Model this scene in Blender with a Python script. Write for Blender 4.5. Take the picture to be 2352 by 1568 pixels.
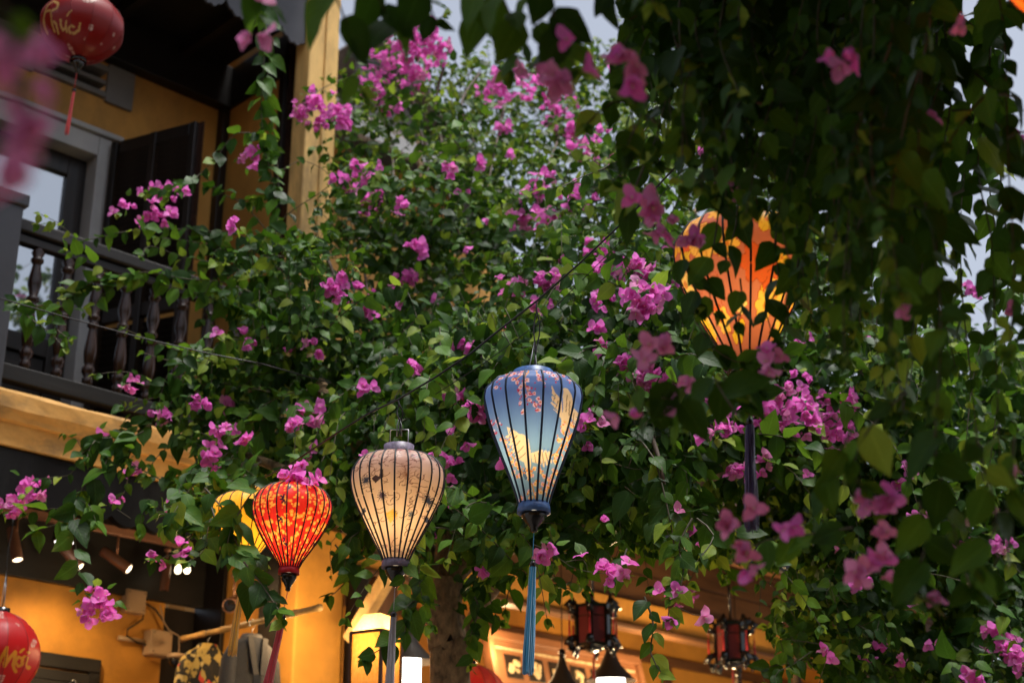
import bpy, math, random
import numpy as np
from mathutils import Vector, Matrix

random.seed(11)
rng = np.random.default_rng(11)
for _o in list(bpy.data.objects):
    bpy.data.objects.remove(_o, do_unlink=True)
SC = bpy.context.scene
COL = SC.collection
PI = math.pi
rad = math.radians

# ------------------------------------------------------------------ camera
W, H = 2352, 1568                      # measuring grid laid over the photograph
FOC = 55 / 36 * W
PITCH = rad(21.5)
CP, SP = math.cos(PITCH), math.sin(PITCH)
CAM = np.array([0.0, 0.0, 1.6])
cam_data = bpy.data.cameras.new('camera')
cam = bpy.data.objects.new('camera', cam_data)
COL.objects.link(cam)
cam.location = CAM
cam.rotation_euler = (rad(90) + PITCH, 0, 0)
cam_data.lens = 55
cam_data.sensor_width = 36
cam_data.clip_start = 0.05
cam_data.clip_end = 2000
cam_data.dof.use_dof = True
cam_data.dof.focus_distance = 5.45
cam_data.dof.aperture_fstop = 2.5
SC.camera = cam

# ------------------------------------------------------------------ world, sun, exposure
SUN_EL, SUN_ROT = rad(76), rad(110)
world = bpy.data.worlds.new('World')
SC.world = world
world.use_nodes = True
wn = world.node_tree
wn.nodes.clear()
sky = wn.nodes.new('ShaderNodeTexSky')
sky.sky_type = 'NISHITA'
sky.sun_disc = False
sky.sun_elevation = SUN_EL
sky.sun_rotation = SUN_ROT
sky.dust_density = 4.0
sky.air_density = 1.0
hsv = wn.nodes.new('ShaderNodeHueSaturation')
hsv.inputs['Saturation'].default_value = 0.52
wbg = wn.nodes.new('ShaderNodeBackground')
wbg.inputs['Strength'].default_value = 0.11
wout = wn.nodes.new('ShaderNodeOutputWorld')
wn.links.new(sky.outputs[0], hsv.inputs['Color'])
wn.links.new(hsv.outputs[0], wbg.inputs[0])
wn.links.new(wbg.outputs[0], wout.inputs[0])

sun_data = bpy.data.lights.new('sun', 'SUN')
sun_data.energy = 2.4
sun_data.angle = rad(14)
sun_data.color = (1.0, 0.97, 0.93)
sun = bpy.data.objects.new('sun', sun_data)
COL.objects.link(sun)
# light comes from azimuth SUN_ROT (0 = +Y, clockwise) and elevation SUN_EL
sd = Vector((math.sin(SUN_ROT) * math.cos(SUN_EL), math.cos(SUN_ROT) * math.cos(SUN_EL), math.sin(SUN_EL)))
sun.rotation_euler = sd.to_track_quat('Z', 'Y').to_euler()

SC.view_settings.view_transform = 'Standard'
SC.view_settings.look = 'None'
SC.view_settings.exposure = 0.78
SC.view_settings.gamma = 1.0
SC.view_settings.use_curve_mapping = False
SC.render.engine = 'CYCLES'
SC.cycles.use_denoising = True
SC.cycles.max_bounces = 8
SC.cycles.diffuse_bounces = 4
SC.cycles.transmission_bounces = 6
SC.cycles.sample_clamp_indirect = 4.0


# ------------------------------------------------------------------ measuring helpers
def at(px, py, Y):
    """World point that stands Y metres down the street along the sight line through (px, py)."""
    dx, up = px - W / 2, H / 2 - py
    r = np.array([dx, FOC * CP - up * SP, FOC * SP + up * CP])
    return CAM + r * (Y / r[1])


def proj(P):
    d = np.atleast_2d(P) - CAM
    f = d[:, 1] * CP + d[:, 2] * SP
    u = -d[:, 1] * SP + d[:, 2] * CP
    return W / 2 + FOC * d[:, 0] / f, H / 2 - FOC * u / f, f


def mpp(px, py, Y):
    p = at(px, py, Y)
    return (Y * CP + (p[2] - 1.6) * SP) / FOC


FA = rad(45.5)                              # the row of houses recedes to the right at this angle
FU = np.array([math.sin(FA), math.cos(FA), 0])
FN = np.array([math.cos(FA), -math.sin(FA), 0])
FO = np.array([-2.29, 8.0, 0.0])


def loc(u, w, z):
    return FO + FU * u + FN * w + np.array([0, 0, z])


# ------------------------------------------------------------------ object helpers
def tag(o, label=None, cat=None, group=None, kind=None):
    if label: o['label'] = label
    if cat: o['category'] = cat
    if group: o['group'] = group
    if kind: o['kind'] = kind
    return o


def thing(name, label, cat, p=(0, 0, 0), rz=0.0, group=None):
    o = bpy.data.objects.new(name, None)
    COL.objects.link(o)
    o.location = p
    o.rotation_euler = (0, 0, rz)
    o.empty_display_size = 0.1
    return tag(o, label, cat, group)


def link(name, me, parent=None, kind=None):
    o = bpy.data.objects.new(name, me)
    COL.objects.link(o)
    if parent is not None:
        o.parent = parent
    if kind:
        o['kind'] = kind
    return o


def copy_tree(o, parent=None):
    c = o.copy()
    COL.objects.link(c)
    c.parent = parent
    for ch in o.children:
        copy_tree(ch, c)
    return c


class MB:
    """Collects shapes and links them as one mesh object."""
    def __init__(s):
        s.v, s.f, s.sm = [], [], []

    def add(s, vs, fs, smooth=False):
        b = len(s.v)
        s.v += [tuple(map(float, p)) for p in vs]
        s.f += [tuple(i + b for i in f) for f in fs]
        s.sm += [smooth] * len(fs)
        return s

    def box(s, x0, x1, y0, y1, z0, z1):
        return s.add([(x0, y0, z0), (x1, y0, z0), (x1, y1, z0), (x0, y1, z0), (x0, y0, z1), (x1, y0, z1), (x1, y1, z1), (x0, y1, z1)],
                     [(0, 3, 2, 1), (4, 5, 6, 7), (0, 1, 5, 4), (1, 2, 6, 5), (2, 3, 7, 6), (3, 0, 4, 7)])

    def bar(s, a, b, w, h, up=(0, 0, 1)):
        a, b = Vector(a), Vector(b)
        d = (b - a).normalized()
        x = d.cross(Vector(up)).normalized() * (w / 2)
        y = x.cross(d).normalized() * (h / 2)
        vs = [p + x * i + y * j for p in (a, b) for i, j in ((-1, -1), (1, -1), (1, 1), (-1, 1))]
        return s.add(vs, [(0, 1, 2, 3), (7, 6, 5, 4), (0, 4, 5, 1), (1, 5, 6, 2), (2, 6, 7, 3), (3, 7, 4, 0)])

    def tube(s, pts, r, n=6, cap=True):
        pts = [Vector(p) for p in pts]
        if not hasattr(r, '__len__'): r = [r] * len(pts)
        vs, fs = [], []
        ref = Vector((0.123, 0.2, 1)).normalized()
        for i, p in enumerate(pts):
            d = (pts[min(i + 1, len(pts) - 1)] - pts[max(i - 1, 0)])
            if d.length < 1e-9: d = Vector((0, 0, 1))
            d.normalize()
            rr = ref if abs(d.dot(ref)) < 0.95 else Vector((1, 0, 0))
            x = d.cross(rr).normalized(); y = d.cross(x)
            for k in range(n):
                a = 2 * PI * k / n
                vs.append(p + (x * math.cos(a) + y * math.sin(a)) * r[i])
        for i in range(len(pts) - 1):
            for k in range(n):
                k2 = (k + 1) % n
                fs.append((i * n + k, i * n + k2, (i + 1) * n + k2, (i + 1) * n + k))
        if cap:
            fs.append(tuple(range(n - 1, -1, -1)))
            fs.append(tuple((len(pts) - 1) * n + k for k in range(n)))
        return s.add(vs, fs, True)

    def lathe(s, prof, n=24, c=(0, 0, 0), cap=True):
        vs, fs = [], []
        for r, z in prof:
            for k in range(n):
                a = 2 * PI * k / n
                vs.append((c[0] + r * math.cos(a), c[1] + r * math.sin(a), c[2] + z))
        for i in range(len(prof) - 1):
            for k in range(n):
                k2 = (k + 1) % n
                fs.append((i * n + k, i * n + k2, (i + 1) * n + k2, (i + 1) * n + k))
        if cap:
            fs.append(tuple(range(n - 1, -1, -1)))
            fs.append(tuple((len(prof) - 1) * n + k for k in range(n)))
        return s.add(vs, fs, True)

    def mesh(s, name, m, bevel=0):
        me = bpy.data.meshes.new(name)
        me.from_pydata(s.v, [], s.f)
        me.polygons.foreach_set('use_smooth', s.sm)
        if m: me.materials.append(m)
        me.update()
        return me

    def build(s, name, m, parent=None, kind=None, bevel=0, label=None):
        o = link(name, s.mesh(name, m), parent, kind)
        if bevel:
            b = o.modifiers.new('bevel', 'BEVEL')
            b.width = bevel; b.segments = 2; b.limit_method = 'ANGLE'
        if label: o['label'] = label
        return o


# ------------------------------------------------------------------ materials
def nt(name):
    m = bpy.data.materials.new(name)
    m.use_nodes = True
    t = m.node_tree
    return m, t, t.nodes['Principled BSDF'], t.nodes['Material Output']


def N(t, typ, **kw):
    n = t.nodes.new(typ)
    for k, v in kw.items():
        if k.startswith('i_'):
            n.inputs[k[2:].replace('_', ' ')].default_value = v
        else:
            setattr(n, k, v)
    return n


def ramp(t, stops, interp='LINEAR'):
    n = t.nodes.new('ShaderNodeValToRGB')
    e = n.color_ramp.elements
    n.color_ramp.interpolation = interp
    while len(e) < len(stops): e.new(0.5)
    for i, (p, c) in enumerate(stops):
        e[i].position = p
        e[i].color = (*c, 1) if len(c) == 3 else c
    return n


def mix(t, fac, a, b, mode='MIX'):
    n = t.nodes.new('ShaderNodeMix')
    n.data_type = 'RGBA'
    n.blend_type = mode
    for sock, v in ((n.inputs[0], fac), (n.inputs[6], a), (n.inputs[7], b)):
        if hasattr(v, 'links'): t.links.new(v, sock)
        elif isinstance(v, (int, float)): sock.default_value = v
        else: sock.default_value = (*v, 1)
    return n.outputs[2]


def mth(t, op, a, b=0.0, c=0.0):
    n = t.nodes.new('ShaderNodeMath')
    n.operation = op
    for i, v in enumerate((a, b, c)):
        if hasattr(v, 'links'): t.links.new(v, n.inputs[i])
        else: n.inputs[i].default_value = v
    return n.outputs[0]


def simple(name, col, rough=0.5, var=0.25, scale=12.0, bump=0.0, stretch=(1, 1, 1), spec=0.4, metal=0.0, dark=None, amt=0.5):
    """Noise-varied colour with an optional darker wear colour and relief."""
    m, t, p, _ = nt(name)
    tc = N(t, 'ShaderNodeTexCoord')
    mp = N(t, 'ShaderNodeMapping')
    mp.inputs['Scale'].default_value = stretch
    t.links.new(tc.outputs['Object'], mp.inputs[0])
    n1 = N(t, 'ShaderNodeTexNoise', i_Scale=scale, i_Detail=6.0, i_Roughness=0.6)
    t.links.new(mp.outputs[0], n1.inputs['Vector'])
    lo = tuple(c * (1 - var) for c in col); hi = tuple(min(1, c * (1 + var)) for c in col)
    r = ramp(t, [(0.3, lo), (0.7, hi)])
    t.links.new(n1.outputs[0], r.inputs[0])
    c = r.outputs[0]
    if dark:
        n2 = N(t, 'ShaderNodeTexNoise', i_Scale=scale * 0.27, i_Detail=9.0, i_Roughness=0.72)
        t.links.new(mp.outputs[0], n2.inputs['Vector'])
        r2 = ramp(t, [(0.5, (0, 0, 0)), (0.72, (amt, amt, amt))])
        t.links.new(n2.outputs[0], r2.inputs[0])
        c = mix(t, r2.outputs[0], c, dark)
    t.links.new(c, p.inputs['Base Color'])
    p.inputs['Roughness'].default_value = rough
    p.inputs['Specular IOR Level'].default_value = spec
    p.inputs['Metallic'].default_value = metal
    if bump:
        b = N(t, 'ShaderNodeBump', i_Strength=bump, i_Distance=0.01)
        t.links.new(n1.outputs[0], b.inputs['Height'])
        t.links.new(b.outputs[0], p.inputs['Normal'])
    return m


M = {}
M['plaster'] = simple('ochre plaster', (0.50, 0.255, 0.055), 0.75, 0.16, 5, 0.35, (1, 1, 0.5), dark=(0.11, 0.075, 0.04), amt=0.55)
M['plaster_in'] = simple('amber plaster', (0.60, 0.275, 0.04), 0.7, 0.12, 5, 0.25, dark=(0.26, 0.11, 0.025), amt=0.6)
M['edge'] = simple('weathered ochre edge', (0.60, 0.32, 0.085), 0.75, 0.15, 7, 0.4, (1.6, 2, 3), dark=(0.15, 0.10, 0.05), amt=0.9)
M['column'] = simple('yellow limewash', (0.78, 0.50, 0.17), 0.75, 0.15, 7, 0.4, (2.2, 2.2, 0.5), dark=(0.20, 0.13, 0.06), amt=0.9)
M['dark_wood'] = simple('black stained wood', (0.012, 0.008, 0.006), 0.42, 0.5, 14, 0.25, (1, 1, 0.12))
M['dark_wood_h'] = simple('black stained boards', (0.009, 0.007, 0.006), 0.5, 0.5, 14, 0.25, (0.12, 1, 1))
M['baluster_wood'] = simple('worn brown wood', (0.026, 0.012, 0.008), 0.25, 0.6, 9, 0.1, (1, 1, 0.3), dark=(0.012, 0.009, 0.008), amt=0.8)
M['brown_wood'] = simple('brown wood', (0.12, 0.055, 0.022), 0.5, 0.4, 10, 0.3, (0.15, 1, 1))
M['brown_wood_v'] = simple('brown upright wood', (0.10, 0.045, 0.022), 0.5, 0.5, 10, 0.4, (1, 1, 0.12))
M['grey_paint'] = simple('grey painted wood', (0.050, 0.052, 0.062), 0.5, 0.15, 6, 0.1)
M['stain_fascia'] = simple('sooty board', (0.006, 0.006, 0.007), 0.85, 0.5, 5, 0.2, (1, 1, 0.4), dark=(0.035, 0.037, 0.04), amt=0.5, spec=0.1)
M['white_frame'] = simple('white painted frame', (0.36, 0.36, 0.355), 0.5, 0.08, 6, 0.1, dark=(0.25, 0.25, 0.24), amt=0.4)
M['vent'] = simple('grey vent plaster', (0.16, 0.155, 0.15), 0.7, 0.1, 6, 0.1)
M['black'] = simple('black lacquer', (0.008, 0.007, 0.007), 0.16, 0.3, 8, 0, spec=0.6)
M['wire'] = simple('dark cable', (0.015, 0.014, 0.014), 0.4, 0.3, 20)
M['steel'] = simple('steel wire', (0.35, 0.35, 0.36), 0.3, 0.2, 20, metal=0.9)
M['bark'] = simple('bougainvillea bark', (0.22, 0.14, 0.07), 0.85, 0.7, 30, 1.0, (1, 1, 0.6), dark=(0.03, 0.02, 0.012), amt=0.6)
M['twig'] = simple('green brown stem', (0.07, 0.06, 0.03), 0.6, 0.4, 20)
M['thorn'] = simple('brown stem', (0.075, 0.05, 0.032), 0.7, 0.4, 20)
M['spot'] = simple('bronze spotlight', (0.24, 0.115, 0.07), 0.38, 0.1, 8, metal=0.2)
M['cream_plastic'] = simple('cream plastic', (0.52, 0.36, 0.21), 0.45, 0.06, 8)
M['bamboo'] = simple('bamboo', (0.55, 0.34, 0.12), 0.4, 0.35, 9, 0.2, dark=(0.16, 0.065, 0.03), amt=0.7)
M['tile'] = simple('old roof tile', (0.16, 0.13, 0.115), 0.8, 0.45, 8, 0.5, dark=(0.04, 0.045, 0.03), amt=0.7)
M['ground'] = simple('street paving', (0.16, 0.14, 0.12), 0.8, 0.2, 2, 0.3, dark=(0.08, 0.075, 0.07))
M['red_panel'] = simple('red lacquer panel', (0.13, 0.010, 0.009), 0.5, 0.2, 12)
M['red_cord'] = simple('red cord', (0.55, 0.03, 0.03), 0.6, 0.2, 40)
M['shade_metal'] = simple('bronze lamp shade', (0.045, 0.032, 0.022), 0.5, 0.2, 8, metal=0.2)
M['jacket'] = simple('grey cloth', (0.045, 0.042, 0.042), 0.9, 0.12, 60, 0.3)
M['navy'] = simple('dark cloth', (0.02, 0.022, 0.03), 0.9, 0.2, 60, 0.3)
M['panel_wood'] = simple('carved panel wood', (0.22, 0.095, 0.042), 0.45, 0.25, 8, 0.2, (0.2, 1, 1))
M['inlay'] = simple('pale carved inlay', (0.52, 0.40, 0.22), 0.5, 0.4, 22, 0.5)


def mat_emit(name, col, strength):
    m, t, p, _ = nt(name)
    p.inputs['Base Color'].default_value = (*col, 1)
    p.inputs['Emission Color'].default_value = (*col, 1)
    p.inputs['Emission Strength'].default_value = strength
    return m


M['lamp_white'] = mat_emit('lit white diffuser', (1.0, 0.97, 0.90), 3.0)
M['lamp_warm'] = mat_emit('lit warm lens', (1.0, 0.85, 0.55), 3.0)


def mat_glass(name):
    m, t, p, _ = nt(name)
    p.inputs['Base Color'].default_value = (0.50, 0.53, 0.56, 1)
    p.inputs['Metallic'].default_value = 0.85
    p.inputs['Roughness'].default_value = 0.03
    n = N(t, 'ShaderNodeTexNoise', i_Scale=3.0)
    b = N(t, 'ShaderNodeBump', i_Strength=0.04, i_Distance=0.02)
    t.links.new(n.outputs[0], b.inputs['Height'])
    t.links.new(b.outputs[0], p.inputs['Normal'])
    return m


M['glass'] = mat_glass('tinted reflective glass')


def mat_leaf(name, dark, light, trans, tmix=0.32, rough=0.40):
    m, t, p, out = nt(name)
    oi = N(t, 'ShaderNodeObjectInfo')
    ge = N(t, 'ShaderNodeNewGeometry')
    rnd = mth(t, 'FRACT', mth(t, 'ADD', oi.outputs['Random'], ge.outputs['Random Per Island']))
    uv = N(t, 'ShaderNodeUVMap')
    sx = N(t, 'ShaderNodeSeparateXYZ')
    t.links.new(uv.outputs[0], sx.inputs[0])
    au = mth(t, 'ABSOLUTE', mth(t, 'SUBTRACT', sx.outputs[0], 0.5))
    mid = mth(t, 'SMOOTH_MIN', mth(t, 'MULTIPLY', au, 18.0), 1.0, 0.2)
    sv = mth(t, 'SINE', mth(t, 'MULTIPLY', mth(t, 'SUBTRACT', sx.outputs[1], mth(t, 'MULTIPLY', au, 0.75)), 44.0))
    side = mth(t, 'MULTIPLY', mth(t, 'POWER', mth(t, 'ADD', mth(t, 'MULTIPLY', sv, 0.5), 0.5), 8.0), 0.6)
    r = ramp(t, [(0.0, dark), (0.6, tuple((a + b) / 2 for a, b in zip(dark, light))), (1.0, light)])
    t.links.new(rnd, r.inputs[0])
    no = N(t, 'ShaderNodeTexNoise', i_Scale=55.0, i_Detail=3.0)
    c1 = mix(t, mth(t, 'MULTIPLY', no.outputs[0], 0.5), r.outputs[0], tuple(a * 0.6 for a in dark))
    vein = tuple(min(1, x * 1.25 + 0.012) for x in light)
    c2 = mix(t, mth(t, 'MULTIPLY', side, 0.30), c1, vein)
    c3 = mix(t, mth(t, 'MULTIPLY', mth(t, 'SUBTRACT', 1.0, mid), 0.55), c2, vein)
    # paler, duller underside
    c4 = mix(t, mth(t, 'MULTIPLY', ge.outputs['Backfacing'], 0.35), c3, tuple(x * 1.15 for x in light))
    t.links.new(c4, p.inputs['Base Color'])
    p.inputs['Roughness'].default_value = rough
    p.inputs['Specular IOR Level'].default_value = 0.13
    h = mth(t, 'ADD', mth(t, 'MULTIPLY', side, -0.6), mth(t, 'MULTIPLY', mid, 0.7))
    h2 = mth(t, 'ADD', h, mth(t, 'MULTIPLY', no.outputs[0], 0.4))
    b = N(t, 'ShaderNodeBump', i_Strength=0.35, i_Distance=0.003)
    t.links.new(h2, b.inputs['Height'])
    t.links.new(b.outputs[0], p.inputs['Normal'])
    tr = N(t, 'ShaderNodeBsdfTranslucent')
    ct = mix(t, 0.75, c3, trans)
    t.links.new(ct, tr.inputs['Color'])
    ms = N(t, 'ShaderNodeMixShader')
    ms.inputs[0].default_value = tmix
    t.links.new(p.outputs[0], ms.inputs[1]); t.links.new(tr.outputs[0], ms.inputs[2])
    t.links.new(ms.outputs[0], out.inputs['Surface'])
    return m


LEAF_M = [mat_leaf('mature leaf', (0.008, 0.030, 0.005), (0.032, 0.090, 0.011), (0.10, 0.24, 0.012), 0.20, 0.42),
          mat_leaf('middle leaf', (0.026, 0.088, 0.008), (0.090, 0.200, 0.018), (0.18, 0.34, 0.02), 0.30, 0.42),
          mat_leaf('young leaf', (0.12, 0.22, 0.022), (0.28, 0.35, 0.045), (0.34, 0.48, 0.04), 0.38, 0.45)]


def mat_bract(name, a, b, trans):
    m, t, p, out = nt(name)
    oi = N(t, 'ShaderNodeObjectInfo')
    ge = N(t, 'ShaderNodeNewGeometry')
    rnd = mth(t, 'FRACT', mth(t, 'ADD', oi.outputs['Random'], ge.outputs['Random Per Island']))
    uv = N(t, 'ShaderNodeUVMap')
    sx = N(t, 'ShaderNodeSeparateXYZ')
    t.links.new(uv.outputs[0], sx.inputs[0])
    au = mth(t, 'ABSOLUTE', mth(t, 'SUBTRACT', sx.outputs[0], 0.5))
    sv = mth(t, 'SINE', mth(t, 'MULTIPLY', mth(t, 'SUBTRACT', sx.outputs[1], au), 34.0))
    vein = mth(t, 'MULTIPLY', mth(t, 'POWER', mth(t, 'ADD', mth(t, 'MULTIPLY', sv, 0.5), 0.5), 6.0), 0.35)
    r = ramp(t, [(0, a), (1, b)])
    t.links.new(rnd, r.inputs[0])
    c = mix(t, vein, r.outputs[0], tuple(x * 0.6 for x in a))
    t.links.new(c, p.inputs['Base Color'])
    p.inputs['Roughness'].default_value = 0.6
    p.inputs['Specular IOR Level'].default_value = 0.25
    bp = N(t, 'ShaderNodeBump', i_Strength=0.5, i_Distance=0.003)
    t.links.new(vein, bp.inputs['Height'])
    t.links.new(bp.outputs[0], p.inputs['Normal'])
    tr = N(t, 'ShaderNodeBsdfTranslucent')
    ct = mix(t, 0.5, c, trans)
    t.links.new(ct, tr.inputs['Color'])
    ms = N(t, 'ShaderNodeMixShader')
    ms.inputs[0].default_value = 0.45
    t.links.new(p.outputs[0], ms.inputs[1]); t.links.new(tr.outputs[0], ms.inputs[2])
    t.links.new(ms.outputs[0], out.inputs['Surface'])
    return m


BRACT_M = [mat_bract('magenta bract', (0.82, 0.11, 0.54), (0.93, 0.29, 0.76), (0.97, 0.24, 0.78)),
           mat_bract('pale pink bract', (0.70, 0.20, 0.46), (0.85, 0.36, 0.64), (0.90, 0.32, 0.62))]
M['bract_eye'] = simple('cream flower tube', (0.75, 0.68, 0.45), 0.6, 0.1)


def mat_silk(name, sheen=0.3, trans=0.55, rough=0.45):
    """Lantern silk: printed colours come from the vertex layer 'print'."""
    m, t, p, out = nt(name)
    at_ = N(t, 'ShaderNodeAttribute', attribute_name='print')
    tc = N(t, 'ShaderNodeTexCoord')
    n = N(t, 'ShaderNodeTexNoise', i_Scale=160.0, i_Detail=2.0)
    mp = N(t, 'ShaderNodeMapping')
    mp.inputs['Scale'].default_value = (1, 1, 0.12)
    t.links.new(tc.outputs['Object'], mp.inputs[0]); t.links.new(mp.outputs[0], n.inputs['Vector'])
    c = mix(t, mth(t, 'MULTIPLY', n.outputs[0], 0.22), at_.outputs['Color'], (0.0, 0.0, 0.0))
    t.links.new(c, p.inputs['Base Color'])
    p.inputs['Roughness'].default_value = rough
    p.inputs['Specular IOR Level'].default_value = 0.5
    p.inputs['Sheen Weight'].default_value = sheen
    b = N(t, 'ShaderNodeBump', i_Strength=0.12, i_Distance=0.002)
    t.links.new(n.outputs[0], b.inputs['Height']); t.links.new(b.outputs[0], p.inputs['Normal'])
    tr = N(t, 'ShaderNodeBsdfTranslucent')
    t.links.new(at_.outputs['Color'], tr.inputs['Color'])
    ms = N(t, 'ShaderNodeMixShader')
    ms.inputs[0].default_value = trans
    t.links.new(p.outputs[0], ms.inputs[1]); t.links.new(tr.outputs[0], ms.inputs[2])
    t.links.new(ms.outputs[0], out.inputs['Surface'])
    return m


M['silk'] = mat_silk('printed silk')
M['satin'] = mat_silk('red satin', 0.05, 0.25, 0.33)


def mat_fibre(name, col):
    m, t, p, out = nt(name)
    ge = N(t, 'ShaderNodeNewGeometry')
    r = ramp(t, [(0, tuple(c * 0.6 for c in col)), (1, tuple(min(1, c * 1.3) for c in col))])
    t.links.new(ge.outputs['Random Per Island'], r.inputs[0])
    t.links.new(r.outputs[0], p.inputs['Base Color'])
    p.inputs['Roughness'].default_value = 0.4
    p.inputs['Sheen Weight'].default_value = 0.4
    return m


def lin(r, g, b):
    def f(c):
        c /= 255
        return c / 12.92 if c < 0.04045 else ((c + 0.055) / 1.055) ** 2.4
    return (f(r), f(g), f(b))


# ------------------------------------------------------------------ lamps
def lamp(name, p, power, col=(1, 0.72, 0.38), radius=0.04, kind='POINT', aim=None, cone=60, parent=None):
    d = bpy.data.lights.new(name, kind)
    d.energy = power
    d.color = col
    d.shadow_soft_size = radius
    if kind == 'SPOT':
        d.spot_size = rad(cone); d.spot_blend = 0.6
    o = bpy.data.objects.new(name, d)
    COL.objects.link(o)
    o.location = p
    if aim is not None:
        o.rotation_euler = (Vector(p) - Vector(aim)).to_track_quat('Z', 'Y').to_euler()
    if parent is not None: o.parent = parent
    return o


# ================================================================== SETTING
g = MB()
g.add([(-300, -300, 0), (300, -300, 0), (300, 300, 0), (-300, 300, 0)], [(0, 1, 2, 3)])
g.build('ground', M['ground'], kind='structure')

ROT = PI / 2 - FA          # local x = along the row, local y = into the houses, z up


def house(name, label, cat):
    return thing(name, label, cat, tuple(FO), ROT)


# ------------------------------------------------------------------ town house on the left
TH = house('town_house', 'ochre two storey house with black balcony, white door frame and dark shutter', 'house')
# upper rear wall round the door and vent
wb = MB()
wb.box(-3.5, -1.35, 1.0, 1.25, 4.2, 7.6)
wb.box(0.49, 1.36, 1.0, 1.25, 4.2, 7.6)
wb.box(-1.35, 0.49, 1.0, 1.25, 6.56, 6.86)
wb.box(-1.35, -0.10, 1.0, 1.25, 6.86, 7.6)
wb.box(-0.10, 0.49, 1.0, 1.25, 7.10, 7.6)
wb.build('upper_wall', M['plaster'], TH)
gw = MB()
gw.box(-3.5, 1.2, 1.0, 1.25, 0, 3.66)
gw.build('lower_wall', M['plaster_in'], TH)
# door frame
fr = MB()
fr.box(0.40, 0.49, 0.955, 1.16, 4.3, 6.56)
fr.box(-1.35, -1.26, 0.955, 1.16, 4.3, 6.56)
fr.box(-1.26, 0.40, 0.955, 1.16, 6.42, 6.56)
df = fr.build('door_frame', M['white_frame'], TH, bevel=0.006)
cr = MB()
cr.box(-1.42, 0.56, 0.925, 0.997, 6.563, 6.60)
cr.build('frame_moulding', M['white_frame'], df, bevel=0.006)
# door leaf, stiles around a glass pane
dm = MB()
dm.box(0.27, 0.397, 1.08, 1.14, 4.3, 6.418)
dm.box(-0.55, -0.43, 1.08, 1.14, 4.3, 6.418)
dm.box(-0.43, 0.27, 1.08, 1.14, 6.28, 6.418)
dm.box(-0.43, 0.27, 1.08, 1.14, 4.3, 4.42)
dm.box(-0.43, 0.27, 1.08, 1.14, 5.02, 5.14)
door = dm.build('door', M['dark_wood'], TH, bevel=0.006)
MB().box(-0.43, 0.27, 1.11, 1.125, 5.14, 6.28).build('glass_pane', M['glass'], door)
pm = MB(); pm.box(-0.43, 0.27, 1.105, 1.13, 4.42, 5.02); pm.box(-0.36, 0.2, 1.09, 1.105, 4.49, 4.95)
pm.build('door_panel', M['dark_wood'], door, bevel=0.01)
dm2 = MB()
for a, b in ((-1.258, -1.13), (-0.68, -0.552)):
    dm2.box(a, b, 1.08, 1.14, 4.3, 6.418)
dm2.box(-1.13, -0.68, 1.08, 1.14, 6.28, 6.418); dm2.box(-1.13, -0.68, 1.08, 1.14, 4.3, 5.14)
door2 = dm2.build('door', M['dark_wood'], TH, bevel=0.006)
MB().box(-1.13, -0.68, 1.11, 1.125, 5.14, 6.28).build('glass_pane', M['glass'], door2)
# dark board behind the door, standing in for an unlit room
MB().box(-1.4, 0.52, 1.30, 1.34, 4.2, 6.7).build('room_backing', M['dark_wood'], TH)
# vent
vm = MB()
vm.box(-0.10, -0.02, 0.97, 1.1, 6.865, 7.095); vm.box(0.42, 0.62, 0.97, 0.997, 6.84, 7.12)
vm.box(-0.02, 0.42, 0.97, 1.1, 7.055, 7.095); vm.box(-0.02, 0.42, 0.97, 1.1, 6.865, 6.905)
vm.box(-1.0, -0.10, 0.97, 0.997, 6.84, 7.12)
vent = vm.build('vent', M['vent'], TH, bevel=0.004)
MB().box(-0.02, 0.42, 0.985, 1.08, 6.965, 6.995).build('slat', M['vent'], vent)
MB().box(-0.02, 0.42, 1.09, 1.1, 6.905, 7.055).build('vent_backing', M['black'], vent)
# shutter swung out over the balcony
sx0, sy0, sx1, sy1 = 0.50, 0.95, 0.735, 0.30
hd = Vector((sx1 - sx0, sy1 - sy0, 0)); hl = hd.length; hd.normalize()
sh = MB()
P3 = lambda a, z: (sx0 + hd.x * a, sy0 + hd.y * a, z)
for a in (0.035, hl / 2, hl - 0.035):
    sh.bar(P3(a, 4.36), P3(a, 6.53), 0.07, 0.045, up=tuple(hd))
for z in (4.40, 5.30, 6.49):
    sh.bar(P3(0.07, z), P3(hl - 0.07, z), 0.042, 0.09)
shut = sh.build('shutter', M['dark_wood'], TH, bevel=0.004)
slm = MB().box(0, hl / 2 - 0.105, -0.004, 0.004, -0.022, 0.022).mesh('slat', M['dark_wood'])
for half in (0, 1):
    for z in list(np.arange(4.48, 5.23, 0.042)) + list(np.arange(5.38, 6.44, 0.042)):
        o = link('slat', slm, shut)
        a = 0.07 + half * (hl / 2 - 0.035)
        o.location = P3(a, z)
        o.rotation_euler = Matrix.Rotation(math.atan2(hd.y, hd.x), 3, 'Z').to_euler()
        o.rotation_euler.x = rad(35)
MB().bar(P3(hl + 0.004, 4.36), P3(hl + 0.004, 6.53), 0.012, 0.05, up=tuple(hd)).build('shutter_edge', M['baluster_wood'], shut)
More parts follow.
